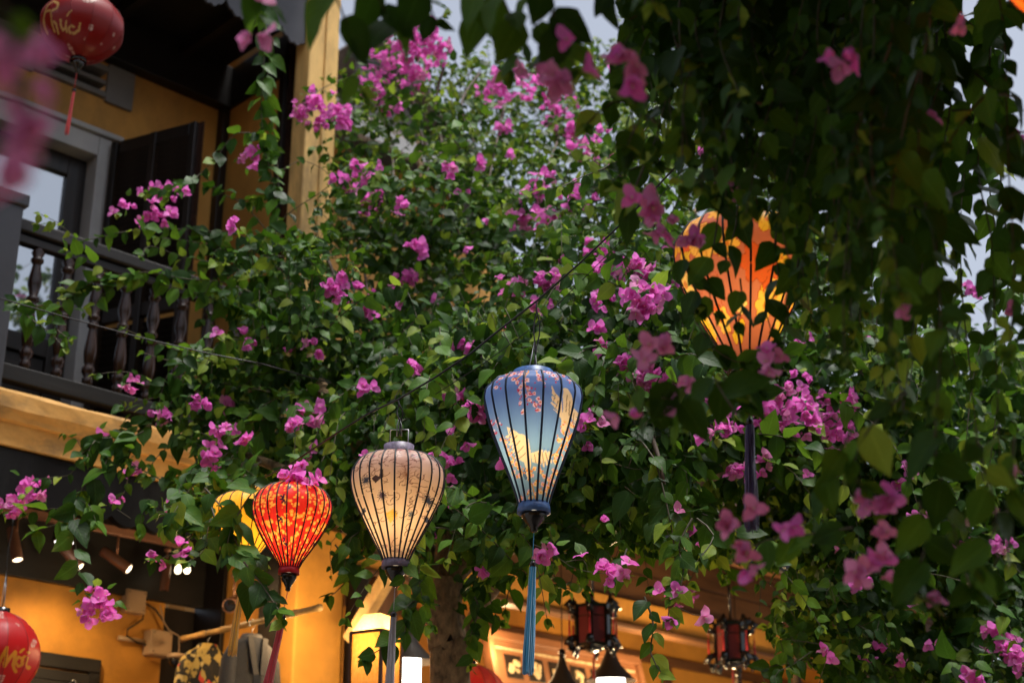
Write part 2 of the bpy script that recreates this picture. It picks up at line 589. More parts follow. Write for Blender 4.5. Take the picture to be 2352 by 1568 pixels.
# party wall: plaster at the back, dark posts in front, yellow pillar facing the street
sp = MB()
sp.box(1.36, 1.52, 0.26, 1.25, 4.2, 7.6)
sp.build('side_wall', M['plaster'], TH)
MB().box(1.30, 1.36, 0.93, 1.0, 4.2, 7.3).build('corner_post', M['dark_wood'], TH, bevel=0.005)
MB().box(1.345, 1.50, 0.10, 0.256, 4.1, 7.5).build('wooden_post', M['baluster_wood'], TH, bevel=0.008)
MB().box(1.325, 1.36, 0.256, 0.32, 4.2, 7.3).build('wooden_post', M['dark_wood'], TH, bevel=0.005)
pl = MB()
pl.box(1.29, 1.53, -0.06, 0.097, 4.34, 9.5)
pl.box(1.455, 1.53, 0.097, 0.5, 7.5, 9.5)
pl.build('pillar', M['column'], TH, bevel=0.012)
MB().box(1.41, 1.44, -0.075, -0.062, 4.4, 9.5).build('pillar_moulding', M['column'], TH, bevel=0.004)
lp = MB(); lp.box(1.45, 1.80, 0.0, 0.16, 0, 4.0); lp.build('lower_pillar', M['plaster_in'], TH, bevel=0.012)
# balcony: slab with moulded ochre edge
MB().box(-3.5, 1.36, 0.06, 1.25, 4.05, 4.30).build('balcony_floor', M['dark_wood_h'], TH)
lg = MB()
prof = [(-0.06, 4.335), (-0.075, 4.315), (-0.075, 4.235), (-0.055, 4.20), (-0.052, 4.175), (-0.03, 4.17), (-0.03, 4.05), (0.06, 4.04), (0.06, 4.335)]
nseg = 40
vs, fs = [], []
for i in range(nseg + 1):
    u = -3.5 + (1.29 + 3.5) * i / nseg
    for k, (y, z) in enumerate(prof):
        j = 0.004 * math.sin(i * 1.7 + k * 2.1) + 0.003 * math.sin(i * 0.6 + k)
        vs.append((u, y + j * 0.6, z + (j if k < 5 else 0)))
n_ = len(prof)
for i in range(nseg):
    for k in range(n_):
        k2 = (k + 1) % n_
        fs.append((i * n_ + k, (i + 1) * n_ + k, (i + 1) * n_ + k2, i * n_ + k2))
lg.add(vs, fs)
lg.build('balcony_edge', M['edge'], TH)
# railing
ra = MB()
ra.box(-3.4, 1.28, -0.005, 0.095, 5.26, 5.33)
rail = ra.build('balcony_railing', M['dark_wood_h'], TH, bevel=0.008, label='black wooden railing with turned balusters')
MB().box(-3.4, 1.28, 0.01, 0.08, 4.41, 4.50).build('bottom_rail', M['dark_wood_h'], rail, bevel=0.006)
MB().box(-3.4, 1.28, 0.015, 0.075, 5.20, 5.245).build('under_rail', M['dark_wood_h'], rail, bevel=0.004)
npst = MB(); npst.box(-0.66, -0.52, -0.03, 0.105, 4.32, 5.38); npst.box(-0.68, -0.50, -0.05, 0.125, 5.38, 5.45)
npst.build('newel_post', M['grey_paint'], rail, bevel=0.008)
bp = [(0.030, 0), (0.030, 0.05), (0.022, 0.06), (0.036, 0.085), (0.036, 0.11), (0.022, 0.13), (0.028, 0.14), (0.036, 0.20), (0.034, 0.24), (0.022, 0.33),
      (0.020, 0.345), (0.032, 0.355), (0.032, 0.37), (0.019, 0.385), (0.034, 0.40), (0.034, 0.415), (0.021, 0.43), (0.037, 0.49), (0.037, 0.52), (0.024, 0.60), (0.022, 0.615),
      (0.035, 0.63), (0.035, 0.645), (0.024, 0.655), (0.036, 0.68), (0.026, 0.705), (0.028, 0.72)]
bal_me = MB().lathe(bp, 14).mesh('baluster', M['baluster_wood'])
u = -0.40
us = [-0.372 + 0.186 * k for k in range(9)] + [-0.84 - 0.186 * k for k in range(6)]
for k, uu in enumerate(us):
    o = link('baluster', bal_me, rail)
    o.location = (uu, 0.045, 4.495)
    o.rotation_euler = (0, 0, k * 1.3)
# upper soffit, joists and scalloped grey fascia
MB().box(-3.5, 1.29, 0.06, 1.25, 7.45, 7.50).build('soffit', M['dark_wood_h'], TH)
MB().box(-3.5, 1.36, 0.90, 0.998, 7.13, 7.45).build('wall_plate', M['dark_wood_h'], TH, bevel=.006)
MB().box(1.335, 1.36, 0.26, 0.90, 7.13, 7.45).build('wall_plate', M['dark_wood'], TH, bevel=.004)
MB().box(-2.5, -2.3, 0.10, 1.0, 4.3, 7.45).build('side_wall', M['plaster'], TH)  # unseen end wall, added to darken the balcony
jm = MB().box(-0.03, 0.03, 0.06, 1.0, 7.36, 7.45).mesh('joist', M['dark_wood'])
for k in range(8):
    o = link('joist', jm, TH); o.location = (-3.0 + 0.56 * k, 0, 0)
fa = MB()
x = -3.5
top = 8.1
vs, fs = [], []
xs = np.linspace(-3.5, 1.28, 480)
for i, xx in enumerate(xs):
    ph = (xx * 4.6) % 1.0
    d = 0.085 * (1 - abs(2 * ph - 1) ** 2.2) + 0.018 * abs(math.sin(xx * 58))
    zb = 7.27 - d
    for (yy, zz) in ((-0.02, zb), (-0.02, top), (0.0, zb), (0.0, top)):
        vs.append((xx, yy, zz))
    if i:
        a, b = (i - 1) * 4, i * 4
        fs += [(a, b, b + 1, a + 1), (a + 2, a + 3, b + 3, b + 2), (a, a + 2, b + 2, b)]
fa.add(vs, fs)
fa.build('fascia', M['grey_paint'], TH, label='grey scalloped eave board')
# roof above (out of the frame, shades the balcony)
rf = MB()
rf.add([(-3.6, -0.35, 7.9), (1.29, -0.35, 7.9), (1.29, 3.5, 9.6), (-3.6, 3.5, 9.6), (-3.6, -0.35, 8.0), (1.29, -0.35, 8.0), (1.29, 3.5, 9.7), (-3.6, 3.5, 9.7)],
       [(0, 3, 2, 1), (4, 5, 6, 7), (0, 1, 5, 4), (1, 2, 6, 5), (2, 3, 7, 6), (3, 0, 4, 7)])
rf.build('roof', M['tile'], TH)
# below the balcony: sooty fascia, scalloped valance, ceiling, header
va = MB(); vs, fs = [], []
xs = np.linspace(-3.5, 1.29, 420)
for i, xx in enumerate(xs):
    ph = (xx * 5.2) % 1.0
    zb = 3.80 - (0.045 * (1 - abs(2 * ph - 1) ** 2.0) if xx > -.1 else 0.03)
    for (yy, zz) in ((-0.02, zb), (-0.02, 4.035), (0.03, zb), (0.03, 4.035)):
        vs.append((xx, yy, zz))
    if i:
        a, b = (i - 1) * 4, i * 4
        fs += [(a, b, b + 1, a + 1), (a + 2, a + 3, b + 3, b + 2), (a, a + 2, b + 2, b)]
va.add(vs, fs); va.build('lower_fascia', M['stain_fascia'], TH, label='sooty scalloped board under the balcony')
MB().box(-3.5, 1.45, 0.06, 1.0, 4.00, 4.045).build('porch_ceiling', M['dark_wood_h'], TH)
MB().box(-3.5, 1.45, 0.955, 0.998, 3.63, 3.995).build('header_beam', M['dark_wood_h'], TH, bevel=0.005)
# right end: dark doorway, amber and dark strips of the side wall
MB().box(1.2, 1.46, 1.05, 1.2, 0, 3.62).build('dark_doorway', M['dark_wood'], TH)  # dark slab in the opening, its unlit inside put into the colour
MB().box(1.445, 1.6, 0.745, 1.05, 0, 3.98).build('lower_door', M['dark_wood'], TH, bevel=.004)
MB().box(1.47, 1.6, 0.36, 0.74, 0, 3.98).build('lower_side_wall', M['plaster_in'], TH)
MB().box(1.44, 1.6, 0.165, 0.355, 0, 3.98).build('lower_post', M['dark_wood'], TH, bevel=0.006)
# small dark louvred window in the lower wall
lw = MB(); lw.box(-0.6, 0.78, 0.96, 1.0, 3.15, 3.23); lw.box(0.71, 0.78, 0.96, 1.0, 2.2, 3.15)
win = lw.build('lower_shutter', M['dark_wood_h'], TH, bevel=0.006)
sl2 = MB().box(-0.6, 0.71, 0.962, 0.985, -0.028, 0.028).mesh('slat', M['dark_wood_h'])
for k in range(16):
    o = link('slat', sl2, win); o.location = (0, 0, 3.11 - 0.06 * k); o.rotation_euler = (0, 0, 0)
hk = MB(); hk.tube([(0.60 + 0.022 * math.cos(a), 0.945, 3.05 + 0.04 * math.sin(a)) for a in np.linspace(0, 2 * PI, 13)], 0.005, 6, False)
hk.build('shutter_ring', M['steel'], win)

# ------------------------------------------------------------------ shop house on the right
SH = house('shop_house', 'low amber lit shop with dark eave behind the hanging bougainvillea', 'shop')
MB().box(1.82, 9.0, -0.02, 0.10, 3.80, 3.98).build('lintel', M['plaster_in'], SH, bevel=0.01)
MB().box(1.82, 9.0, -0.045, 0.07, 3.765, 3.797).build('lintel_moulding', M['brown_wood'], SH, bevel=0.005)
MB().box(1.82, 9.0, 1.6, 1.75, 0, 4.9).build('back_wall', M['plaster_in'], SH)
MB().box(1.82, 9.0, 1.555, 1.598, 3.98, 4.06).build('wall_beam', M['brown_wood'], SH, bevel=0.005)
MB().box(1.82, 9.0, 1.57, 1.598, 4.36, 4.41).build('wall_beam', M['brown_wood'], SH, bevel=0.005)
for uu in (3.45, 5.2, 6.6, 7.9):
    MB().box(uu, uu + 0.10, 1.55, 1.598, 0, 3.975).build('wall_post', M['brown_wood_v'], SH, bevel=0.005)
MB().box(1.82, 9.0, -0.02, 1.75, 4.55, 4.60).build('ceiling', M['brown_wood'], SH)
MB().box(1.822, 1.90, 0.12, 1.6, 0, 4.55).build('side_wall', M['plaster_in'], SH)
MB().box(9.0, 9.1, -0.02, 1.75, 0, 4.55).build('side_wall', M['plaster_in'], SH)
MB().box(1.86, 1.95, -0.05, 0.06, 0, 3.76).build('door_post', M['dark_wood'], SH, bevel=0.006)
MB().box(2.02, 2.20, -0.03, 0.07, 0, 3.76).build('door_post', M['brown_wood_v'], SH, bevel=0.006)
# wall above the lintel and the eave
for k in range(6):
    MB().box(1.82, 9.0, 0.0 + .004 * (k % 2), 0.09, 3.985 + .2 * k, 3.985 + .2 * k + .195).build('board', M['brown_wood'], SH, bevel=.004)
rz0, rz1, ry0, ry1 = 4.05, 6.1, -1.35, 2.6


def rp(u, y, h=0.0):
    return (u, y, rz0 + (rz1 - rz0) * (y - ry0) / (ry1 - ry0) + h)


so = MB()
nb = 14
for k in range(nb):
    ya = ry0 + (1.35) * k / nb; yb = ry0 + 1.35 * (k + 1) / nb - 0.006
    if k % 2 == 0: pass
    MB().add([rp(1.6, ya), rp(9.2, ya), rp(9.2, yb), rp(1.6, yb), rp(1.6, ya, .02), rp(9.2, ya, .02), rp(9.2, yb, .02), rp(1.6, yb, .02)],
             [(0, 3, 2, 1), (4, 5, 6, 7), (0, 1, 5, 4), (1, 2, 6, 5), (2, 3, 7, 6), (3, 0, 4, 7)]).build('plank', M['dark_wood_h'], SH)
raf = MB().bar((0, ry0, rz0 - 0.05), (0, 0.0, rp(0, 0)[2] - 0.05), 0.07, 0.09).mesh('rafter', M['brown_wood'])
for k in range(14):
    o = link('rafter', raf, SH); o.location = (1.75 + 0.54 * k, 0, 0)
MB().box(1.6, 9.2, ry0 - 0.03, ry0 + 0.02, rz0 - 0.10, rz0 + 0.05).build('eave_board', M['dark_wood_h'], SH, bevel=0.005)
MB().box(1.6, 9.2, -0.72, -0.64, 4.18, 4.28).build('purlin', M['brown_wood'], SH, bevel=0.005)
# clay tile roof: rolls of tiles in courses, one real mesh
tm = MB()
for c in range(50):
    uc = 1.55 + 0.155 * c
    for k in range(14):
        ya = ry0 - 0.08 + 0.29 * k
        a, b = Vector(rp(uc, ya, 0.06)), Vector(rp(uc, ya + 0.33, 0.055))
        vs = []
        for p_, rr in ((a, 0.085), (b, 0.075)):
            for q in range(5):
                an = PI * q / 4
                vs.append((p_.x + rr * math.cos(an), p_.y, p_.z + 0.7 * rr * math.sin(an)))
        tm.add(vs, [(q, q + 1, q + 6, q + 5) for q in range(4)], True)
tm.add([rp(1.5, ry0, .05), rp(9.3, ry0, .05), rp(9.3, ry1, .05), rp(1.5, ry1, .05)], [(0, 1, 2, 3)])
tm.build('roof_tiles', M['tile'], SH, kind='stuff')
# brace
MB().bar((1.62, -0.30, 3.28), (1.66, -0.62, 3.66), 0.07, 0.075).build('brace', M['bamboo'], SH, bevel=0.006)

# ------------------------------------------------------------------ unseen house on the viewer's side, its awning added to shade the vine
OH = thing('added_shade_house', 'unseen ochre house with a deep tiled awning added to shade the vine', 'house')
MB().box(-9, 12, -3.2, -2.9, 0, 7).build('wall', M['plaster'], OH)
MB().box(-0.1, 9, -2.9, 3.9, 4.66, 4.72).build('awning', M['dark_wood_h'], OH)  # reach and width set by the shade wanted on the vine
MB().box(-0.1, 9, -2.9, 3.95, 4.724, 4.80).build('awning_tiles', M['tile'], OH)

# ------------------------------------------------------------------ house behind, glimpsed through the leaves
NB = house('rear_house', 'ochre house with weathered tile roof glimpsed behind the upper foliage', 'house')
nb_ = MB(); nb_.box(2.6, 6.4, 3.2, 6.5, 0, 8.3); nb_.box(3.2, 5.6, 3.19, 6.5, 8.3, 8.75); nb_.build('wall', M['plaster'], NB)
rt = MB()
A0, A1 = (2.9, 2.7, 8.55), (6.0, 2.7, 8.85)
for c in range(24):
    f = c / 24
    ax, az = 2.9 + 3.1 * f, 8.6
    for k in range(8):
        y0, y1 = 2.7 + 0.34 * k, 2.7 + 0.34 * k + 0.38
        z0, z1 = 8.72 + 0.30 * k, 8.72 + 0.30 * k + 0.32
        vs = []
        for (yy, zz, rr) in ((y0, z0, 0.075), (y1, z1, 0.065)):
            for q in range(5):
                an = PI * q / 4
                vs.append((ax + rr * math.cos(an), yy, zz + 0.8 * rr * math.sin(an)))
        rt.add(vs, [(q, q + 1, q + 6, q + 5) for q in range(4)], True)
rt.add([(2.85, 2.7, 8.7), (6.0, 2.7, 8.7), (6.0, 5.5, 11.1), (2.85, 5.5, 11.1)], [(0, 1, 2, 3)])
rt.build('roof', M['tile'], NB)
vr = MB()
for k in range(9):
    a_ = Vector((4.35 + .24 * k, 3.2, 10.15 - .16 * k)); b_ = a_ + Vector((.30, 0, -.20))
    vr.bar(a_ + Vector((0, 1.2, 0)), b_ + Vector((0, 1.2, 0)), 2.6, .07)
    vr.tube([a_ + Vector((0, -.05, .05)), b_ + Vector((0, -.05, .05))], .07, 8)
vr.build('gable_roof', M['tile'], NB)
MB().add([(4.3, 3.3, 8.3), (6.4, 3.3, 8.3), (6.4, 3.3, 8.6), (4.3, 3.3, 10.0)], [(0, 1, 2, 3)]).build('gable_wall', M['vent'], NB)
MB().box(2.85, 6.0, 2.64, 2.72, 8.60, 8.74).build('eave_board', M['white_frame'], NB)

# ================================================================== LANTERNS
def seg_d(X, Y, a, b):
    ax, ay = a; bx, by = b
    dx, dy = bx - ax, by - ay
    L = dx * dx + dy * dy + 1e-12
    t = np.clip(((X - ax) * dx + (Y - ay) * dy) / L, 0, 1)
    return np.hypot(X - ax - t * dx, Y - ay - t * dy), t


def inside(X, Y, poly):
    r = np.zeros(X.shape, bool)
    n = len(poly)
    for i in range(n):
        x0, y0 = poly[i]; x1, y1 = poly[(i + 1) % n]
        c = ((y0 > Y) != (y1 > Y)) & (X < (x1 - x0) * (Y - y0) / (y1 - y0 + 1e-12) + x0)
        r ^= c
    return r


class Print:
    """Paints flat print into a grid of colours; X runs -1..1 across the side that faces the street, Y 0..1 upwards."""
    def __init__(s, X, Y, base, asp):
        s.X, s.Y, s.asp = X, Y, asp
        s.c = np.ones(X.shape + (3,)) * np.array(base)

    def put(s, m, col, a=1.0):
        m = np.asarray(m, float)[..., None] * a
        s.c = s.c * (1 - m) + np.array(col) * m

    def dot(s, x, y, r, col, a=1.0):
        s.put(np.hypot(s.X - x, (s.Y - y) * s.asp) < r, col, a)

    def stroke(s, pts, w, col, a=1.0, taper=False):
        n = len(pts) - 1
        for i in range(n):
            d, t = seg_d(s.X, s.Y * s.asp, (pts[i][0], pts[i][1] * s.asp), (pts[i + 1][0], pts[i + 1][1] * s.asp))
            ww = w * (1 - (i + t) / n * 0.75) if taper else w
            s.put(d < ww, col, a)

    def poly(s, pts, col, a=1.0):
        s.put(inside(s.X, s.Y, pts), col, a)

    def noise(s, f, seed, oct=3, st=1.0):
        r = np.random.default_rng(seed)
        v = np.zeros(s.X.shape)
        for o in range(oct):
            for k in range(7):
                an = r.uniform(0, 2 * PI); ph = r.uniform(0, 2 * PI)
                v += np.sin((s.TH * math.cos(an) + s.Y * s.asp * math.sin(an) * st) * f * 2 ** o * r.uniform(.7, 1.4) + ph) / 2 ** o
        return v / 5.0


def prof_at(prof, v):
    zs = [p[1] for p in prof]; rs = [p[0] for p in prof]
    return np.interp(v, zs, rs)


def smooth_prof(ctrl, n=80):
    """ctrl: (v, r) control points, Catmull-Rom sampled by v."""
    v = np.linspace(0, 1, n)
    cv = np.array([c[0] for c in ctrl]); cr = np.array([c[1] for c in ctrl])
    m = np.gradient(cr, cv)
    out = []
    for x in v:
        i = min(np.searchsorted(cv, x, 'right') - 1, len(cv) - 2); i = max(i, 0)
        h = cv[i + 1] - cv[i]; t = (x - cv[i]) / h
        out.append((2 * t ** 3 - 3 * t * t + 1) * cr[i] + (t ** 3 - 2 * t * t + t) * h * m[i] + (-2 * t ** 3 + 3 * t * t) * cr[i + 1] + (t ** 3 - t * t) * h * m[i + 1])
    return np.array(out)


FIBRES = {}


def tassel(root, p, length, w, col, lean=(0, 0), nst=60, frayed=0.5):
    key = tuple(round(c, 3) for c in col)
    if key not in FIBRES: FIBRES[key] = mat_fibre('tassel silk', col)
    mb = MB()
    for k in range(nst):
        a, rr = random.uniform(0, 2 * PI), math.sqrt(random.random()) * w
        L = length * random.uniform(0.93, 1.02)
        sp = 1 + frayed * random.uniform(0, 1.2)
        pts = []
        for i in range(7):
            t = i / 6
            q = 0.55 + 0.45 * t * sp + 0.08 * math.sin(t * 9 + k)
            pts.append((p[0] + rr * math.cos(a) * q + lean[0] * t, p[1] + rr * math.sin(a) * q + lean[1] * t, p[2] - L * t))
        mb.tube(pts, [w * 0.16] * 6 + [w * 0.08], 4, False)
    return mb.build('tassel', FIBRES[key], root)


def lantern(label, pos, R, Ht, ctrl, nrib, paint, rib_r=0.0024, rib_col=(0.015, 0.015, 0.02), ncol=240, nrow=120, mat='silk', power=1.0, lcol=(1, 0.75, 0.42),
            collar=None, tass=None, finial=True, thread=0.06, lean=(0, 0), group='silk lanterns', bulb_v=0.42, pinch=0.035, twist=0.0, face=0.0, top_hoop=None, collar_h=(0.03, 0.025), nst=60, tw=0.007):
    root = thing('silk_lantern', label, 'lantern', pos, 0, group)
    r = smooth_prof(ctrl, nrow + 1)
    th = np.linspace(-PI, PI, ncol + 1)[:-1]
    v = np.linspace(0, 1, nrow + 1)
    TH_, V_ = np.meshgrid(th, v)
    ribph = nrib * TH_ / 2 / 1.0
    fac = 1 - pinch * np.abs(np.sin(ribph + nrib * twist)) ** 0.9 * np.clip((1 - np.abs(2 * V_ - 1) ** 6), 0, 1)
    rr = r[:, None] * fac * R
    # theta = 0 looks down -Y (towards the street)
    x = rr * np.sin(TH_); y = -rr * np.cos(TH_); z = V_ * Ht
    me = bpy.data.meshes.new('silk_body')
    vs = np.stack([x, y, z], -1).reshape(-1, 3)
    idx = np.arange((nrow + 1) * ncol).reshape(nrow + 1, ncol)
    f = np.stack([idx[:-1], np.roll(idx, -1, 1)[:-1], np.roll(idx, -1, 1)[1:], idx[1:]], -1).reshape(-1, 4)
    me.vertices.add(len(vs)); me.vertices.foreach_set('co', vs.ravel())
    me.loops.add(f.size); me.loops.foreach_set('vertex_index', f.ravel().astype(np.int32))
    me.polygons.add(len(f)); me.polygons.foreach_set('loop_start', np.arange(0, f.size, 4, dtype=np.int32))
    me.polygons.foreach_set('use_smooth', np.ones(len(f), bool))
    me.update(calc_edges=True)
    TF = TH_ - face
    X = r[:, None] * np.sin(TF) / max(r)
    pr = Print(X, V_, (0.5, 0.5, 0.5), Ht / R)
    pr.TH = TF
    paint(pr)
    ca = me.color_attributes.new('print', 'FLOAT_COLOR', 'POINT')
    ca.data.foreach_set('color', np.concatenate([np.clip(pr.c, 0, 1), np.ones(X.shape + (1,))], -1).ravel().astype(np.float32))
    me.materials.append(M[mat])
    link('silk_body', me, root)
    # ribs
    if ('rib', rib_col) not in M: M[('rib', rib_col)] = simple('lantern rib', rib_col, 0.5, 0.2)
    rp_ = []
    for i in range(0, nrow + 1, 3):
        rp_.append((r[i] * R + 0.0006, 0, v[i] * Ht))
    rme = MB().tube(rp_, rib_r, 6).mesh('rib', M[('rib', rib_col)])
    for k in range(nrib):
        # ribs sit where |sin| = 0
        a = 2 * PI * k / nrib - 2 * twist
        o = link('rib', rme, root)
        o.rotation_euler = (0, 0, a - PI / 2)
    # collars
    cm = M['black'] if collar is None else collar
    rb, rt_ = r[0] * R, r[-1] * R
    cb = MB().lathe([(rb * 0.9, 0.002), (rb * 1.03, 0.004), (rb * 1.10, -collar_h[1] * 0.45), (rb * 1.12, -collar_h[1]), (rb * 0.98, -collar_h[1]), (rb * 0.9, -0.004)], 32, cap=False)
    cb.build('bottom_collar', cm, root)
    ct = MB().lathe([(rt_ * 1.0, Ht - 0.003), (rt_ * 1.03, Ht + collar_h[0]), (rt_ * 0.93, Ht + collar_h[0]), (rt_ * 0.9, Ht - 0.003)], 32, cap=False)
    ct.build('top_collar', cm, root)
    z0 = -collar_h[1]
    if finial:
        MB().lathe([(rb * 0.3, z0 + 0.004), (rb * 0.82, z0 + 0.002), (rb * 0.84, z0 - 0.010), (rb * 0.70, z0 - 0.024), (rb * 0.42, z0 - 0.040), (rb * 0.26, z0 - 0.052),
                    (rb * 0.27, z0 - 0.062), (rb * 0.12, z0 - 0.066)], 24).build('finial', M['black'], root)
        z0 -= 0.066
    if tass:
        col, L = tass
        q = (lean[0] * 0.25, lean[1] * 0.25)
        MB().tube([(0, 0, z0 + 0.005), (q[0], q[1], z0 - thread)], 0.0016, 6).build('thread', FIBRES.setdefault(tuple(round(c, 3) for c in col), mat_fibre('tassel silk', col)), root)
        MB().lathe([(0.002, 0.012), (0.009, 0.009), (0.0125, 0), (0.009, -0.009), (0.002, -0.012)], 14, (q[0], q[1], z0 - thread - 0.010)).build('bead', M['black'], root)
        tassel(root, (q[0], q[1], z0 - thread - 0.020), L, tw, col, lean, nst)
    if power:
        lamp('bulb_light', (0, 0, Ht * bulb_v), power, lcol, 0.055, parent=root)
    zt = Ht + collar_h[0]
    if top_hoop:
        hw, hh = top_hoop
        MB().tube([(-hw, 0, Ht), (-hw, 0, zt + hh), (hw, 0, zt + hh), (hw, 0, Ht)], 0.0028, 6).build('hoop', M['steel'], root)
    return root, zt


def cord(label, pts, r=0.003, mat='wire', name='cord', cat='cord', group=None, n=6):
    o = MB().tube(pts, r, n).build(name, M[mat])
    return tag(o, label, cat, group)


# --- prints
def paint_blue(p):
    X, Y = p.X, p.Y
    c0, c1 = np.array(lin(132, 164, 182)), np.array(lin(98, 132, 194))
    s = np.clip((Y - 0.35) / 0.5, 0, 1)[..., None]
    p.c = c0 * (1 - s) + c1 * s  # blue-grey silk; paler lower part paints in the bulb's glow
    q = lambda x, y: ((x - 465) / 399, 1 - (y - 172) / 978)
    cream, ora, red, pink, gold = lin(248, 214, 160), lin(240, 140, 50), lin(205, 45, 45), lin(240, 170, 185), lin(225, 150, 60)
    # branches
    for br in ([(430, 172), (420, 230), (385, 290), (400, 350), (430, 410)], [(420, 230), (370, 250), (310, 290)], [(480, 180), (500, 280), (545, 320)],
               [(780, 620), (735, 700), (690, 780), (640, 900), (590, 1000), (560, 1110)], [(500, 880), (520, 940), (545, 990)], [(210, 660), (260, 780), (350, 920), (450, 1040), (480, 1140)],
               [(690, 730), (650, 800), (600, 830)]):
        p.stroke([q(*a) for a in br], 0.012, gold)
    # cranes
    W1 = [(245, 615), (300, 645), (345, 680), (385, 688), (420, 725), (437, 800), (442, 900), (430, 990), (408, 1005), (392, 985), (400, 930), (385, 880), (350, 860), (330, 850), (300, 800), (285, 750), (262, 690)]
    W2 = [(440, 820), (475, 812), (520, 795), (600, 800), (612, 830), (590, 880), (560, 905), (500, 895), (450, 880)]
    W3 = [(612, 335), (640, 385), (690, 440), (700, 520), (690, 560), (660, 545), (630, 490), (612, 440)]
    W4 = [(705, 335), (745, 330), (775, 370), (782, 440), (860, 470), (850, 530), (800, 565), (770, 500), (745, 580), (715, 635), (690, 620), (690, 560), (705, 480), (700, 400)]
    for w in (W1, W2, W3, W4):
        p.poly([q(*a) for a in w], cream)
    dk = lin(150, 105, 70)
    for a, b in (((300, 650), (255, 700)), ((330, 690), (275, 740)), ((350, 730), (290, 790)), ((380, 770), (310, 830)), ((395, 820), (330, 860)), ((405, 700), (420, 850)),
                 ((470, 830), (480, 885)), ((500, 820), (520, 890)), ((530, 815), (550, 895)), ((560, 812), (580, 880)), ((640, 400), (625, 450)), ((660, 440), (640, 500)),
                 ((680, 480), (665, 540)), ((740, 380), (730, 500)), ((760, 420), (750, 520)), ((800, 480), (790, 550)), ((830, 480), (825, 540))):
        p.stroke([q(*a), q(*b)], 0.010, dk, 0.75)
    for a in ((250, 690), (275, 745), (295, 800), (325, 850), (615, 470), (640, 515), (600, 870), (540, 905)):
        x_, y_ = q(*a)
        p.poly([(x_ - .05, y_ + .012), (x_ + .03, y_ + .02), (x_ + .03, y_ - .012)], cream)
    bg = np.array(lin(112, 146, 186))
    for a, b in (((240, 700), (290, 690)), ((255, 760), (305, 745)), ((275, 815), (330, 800)), ((300, 865), (345, 830)), ((285, 640), (262, 668)),
                 ((498, 925), (505, 868)), ((530, 925), (532, 870)), ((560, 920), (556, 868)), ((590, 900), (575, 855)), ((620, 850), (588, 838)), ((515, 785), (508, 815)), ((550, 785), (540, 815)), ((580, 785), (572, 812)),
                 ((600, 390), (640, 420)), ((600, 440), (650, 470)), ((610, 490), (660, 515)), ((625, 540), (672, 545)), ((870, 500), (815, 495)), ((865, 535), (805, 528)), ((830, 575), (790, 535)), ((790, 450), (768, 470))):
        p.stroke([q(*a), q(*b)], 0.020, bg, 1, True)
    p.stroke([q(400, 930), q(385, 960), q(402, 990)], 0.03, lin(80, 110, 140))
    # blossoms
    top = [(380, 210), (360, 240), (310, 222), (330, 310), (300, 280), (410, 300), (385, 328), (420, 362), (360, 350), (355, 392), (430, 405), (430, 450), (355, 465), (470, 400),
           (475, 482), (500, 440), (500, 520), (380, 532), (490, 200), (500, 260), (505, 292), (545, 322), (585, 220), (625, 242), (650, 275), (662, 225), (710, 212), (250, 212),
           (275, 235), (160, 310), (110, 545), (132, 600), (165, 545), (180, 580), (140, 680), (400, 420), (450, 190), (540, 200), (200, 240), (760, 250), (515, 465), (330, 190), (600, 190)]
    low = [(205, 680), (235, 722), (250, 772), (270, 806), (345, 910), (410, 932), (470, 925), (475, 1032), (512, 945), (545, 975), (540, 1032), (445, 972), (430, 1085), (590, 992),
           (625, 920), (610, 962), (640, 858), (650, 818), (672, 708), (735, 630), (730, 672), (720, 575), (772, 570), (792, 622), (770, 682), (750, 724), (715, 822), (640, 990),
           (365, 1130), (300, 930), (355, 965), (480, 1100), (560, 1070), (700, 640), (690, 760), (320, 880), (660, 930), (580, 1040), (520, 1090), (440, 1130), (290, 860)]
    r_ = np.random.default_rng(5)
    for lst, pc, rc in ((top, lin(246, 205, 205), red), (low, lin(250, 205, 140), ora)):
        for (x, y) in lst:
            a, b = q(x, y)
            R_ = r_.uniform(0.034, 0.052)
            for k in range(5):
                an = k * 2 * PI / 5 + r_.uniform(0, 1)
                p.dot(a + R_ * .55 * math.cos(an), b + R_ * .55 * math.sin(an) / p.asp, R_ * .52, pc if r_.random() > .25 else pink)
            p.dot(a, b, R_ * .42, rc)
            p.dot(a, b, R_ * .18, lin(250, 225, 120))
            for k in range(2):
                p.dot(a + r_.uniform(-.09, .09), b + r_.uniform(-.09, .09) / p.asp, 0.018, lin(200, 50, 70) if lst is top else ora)


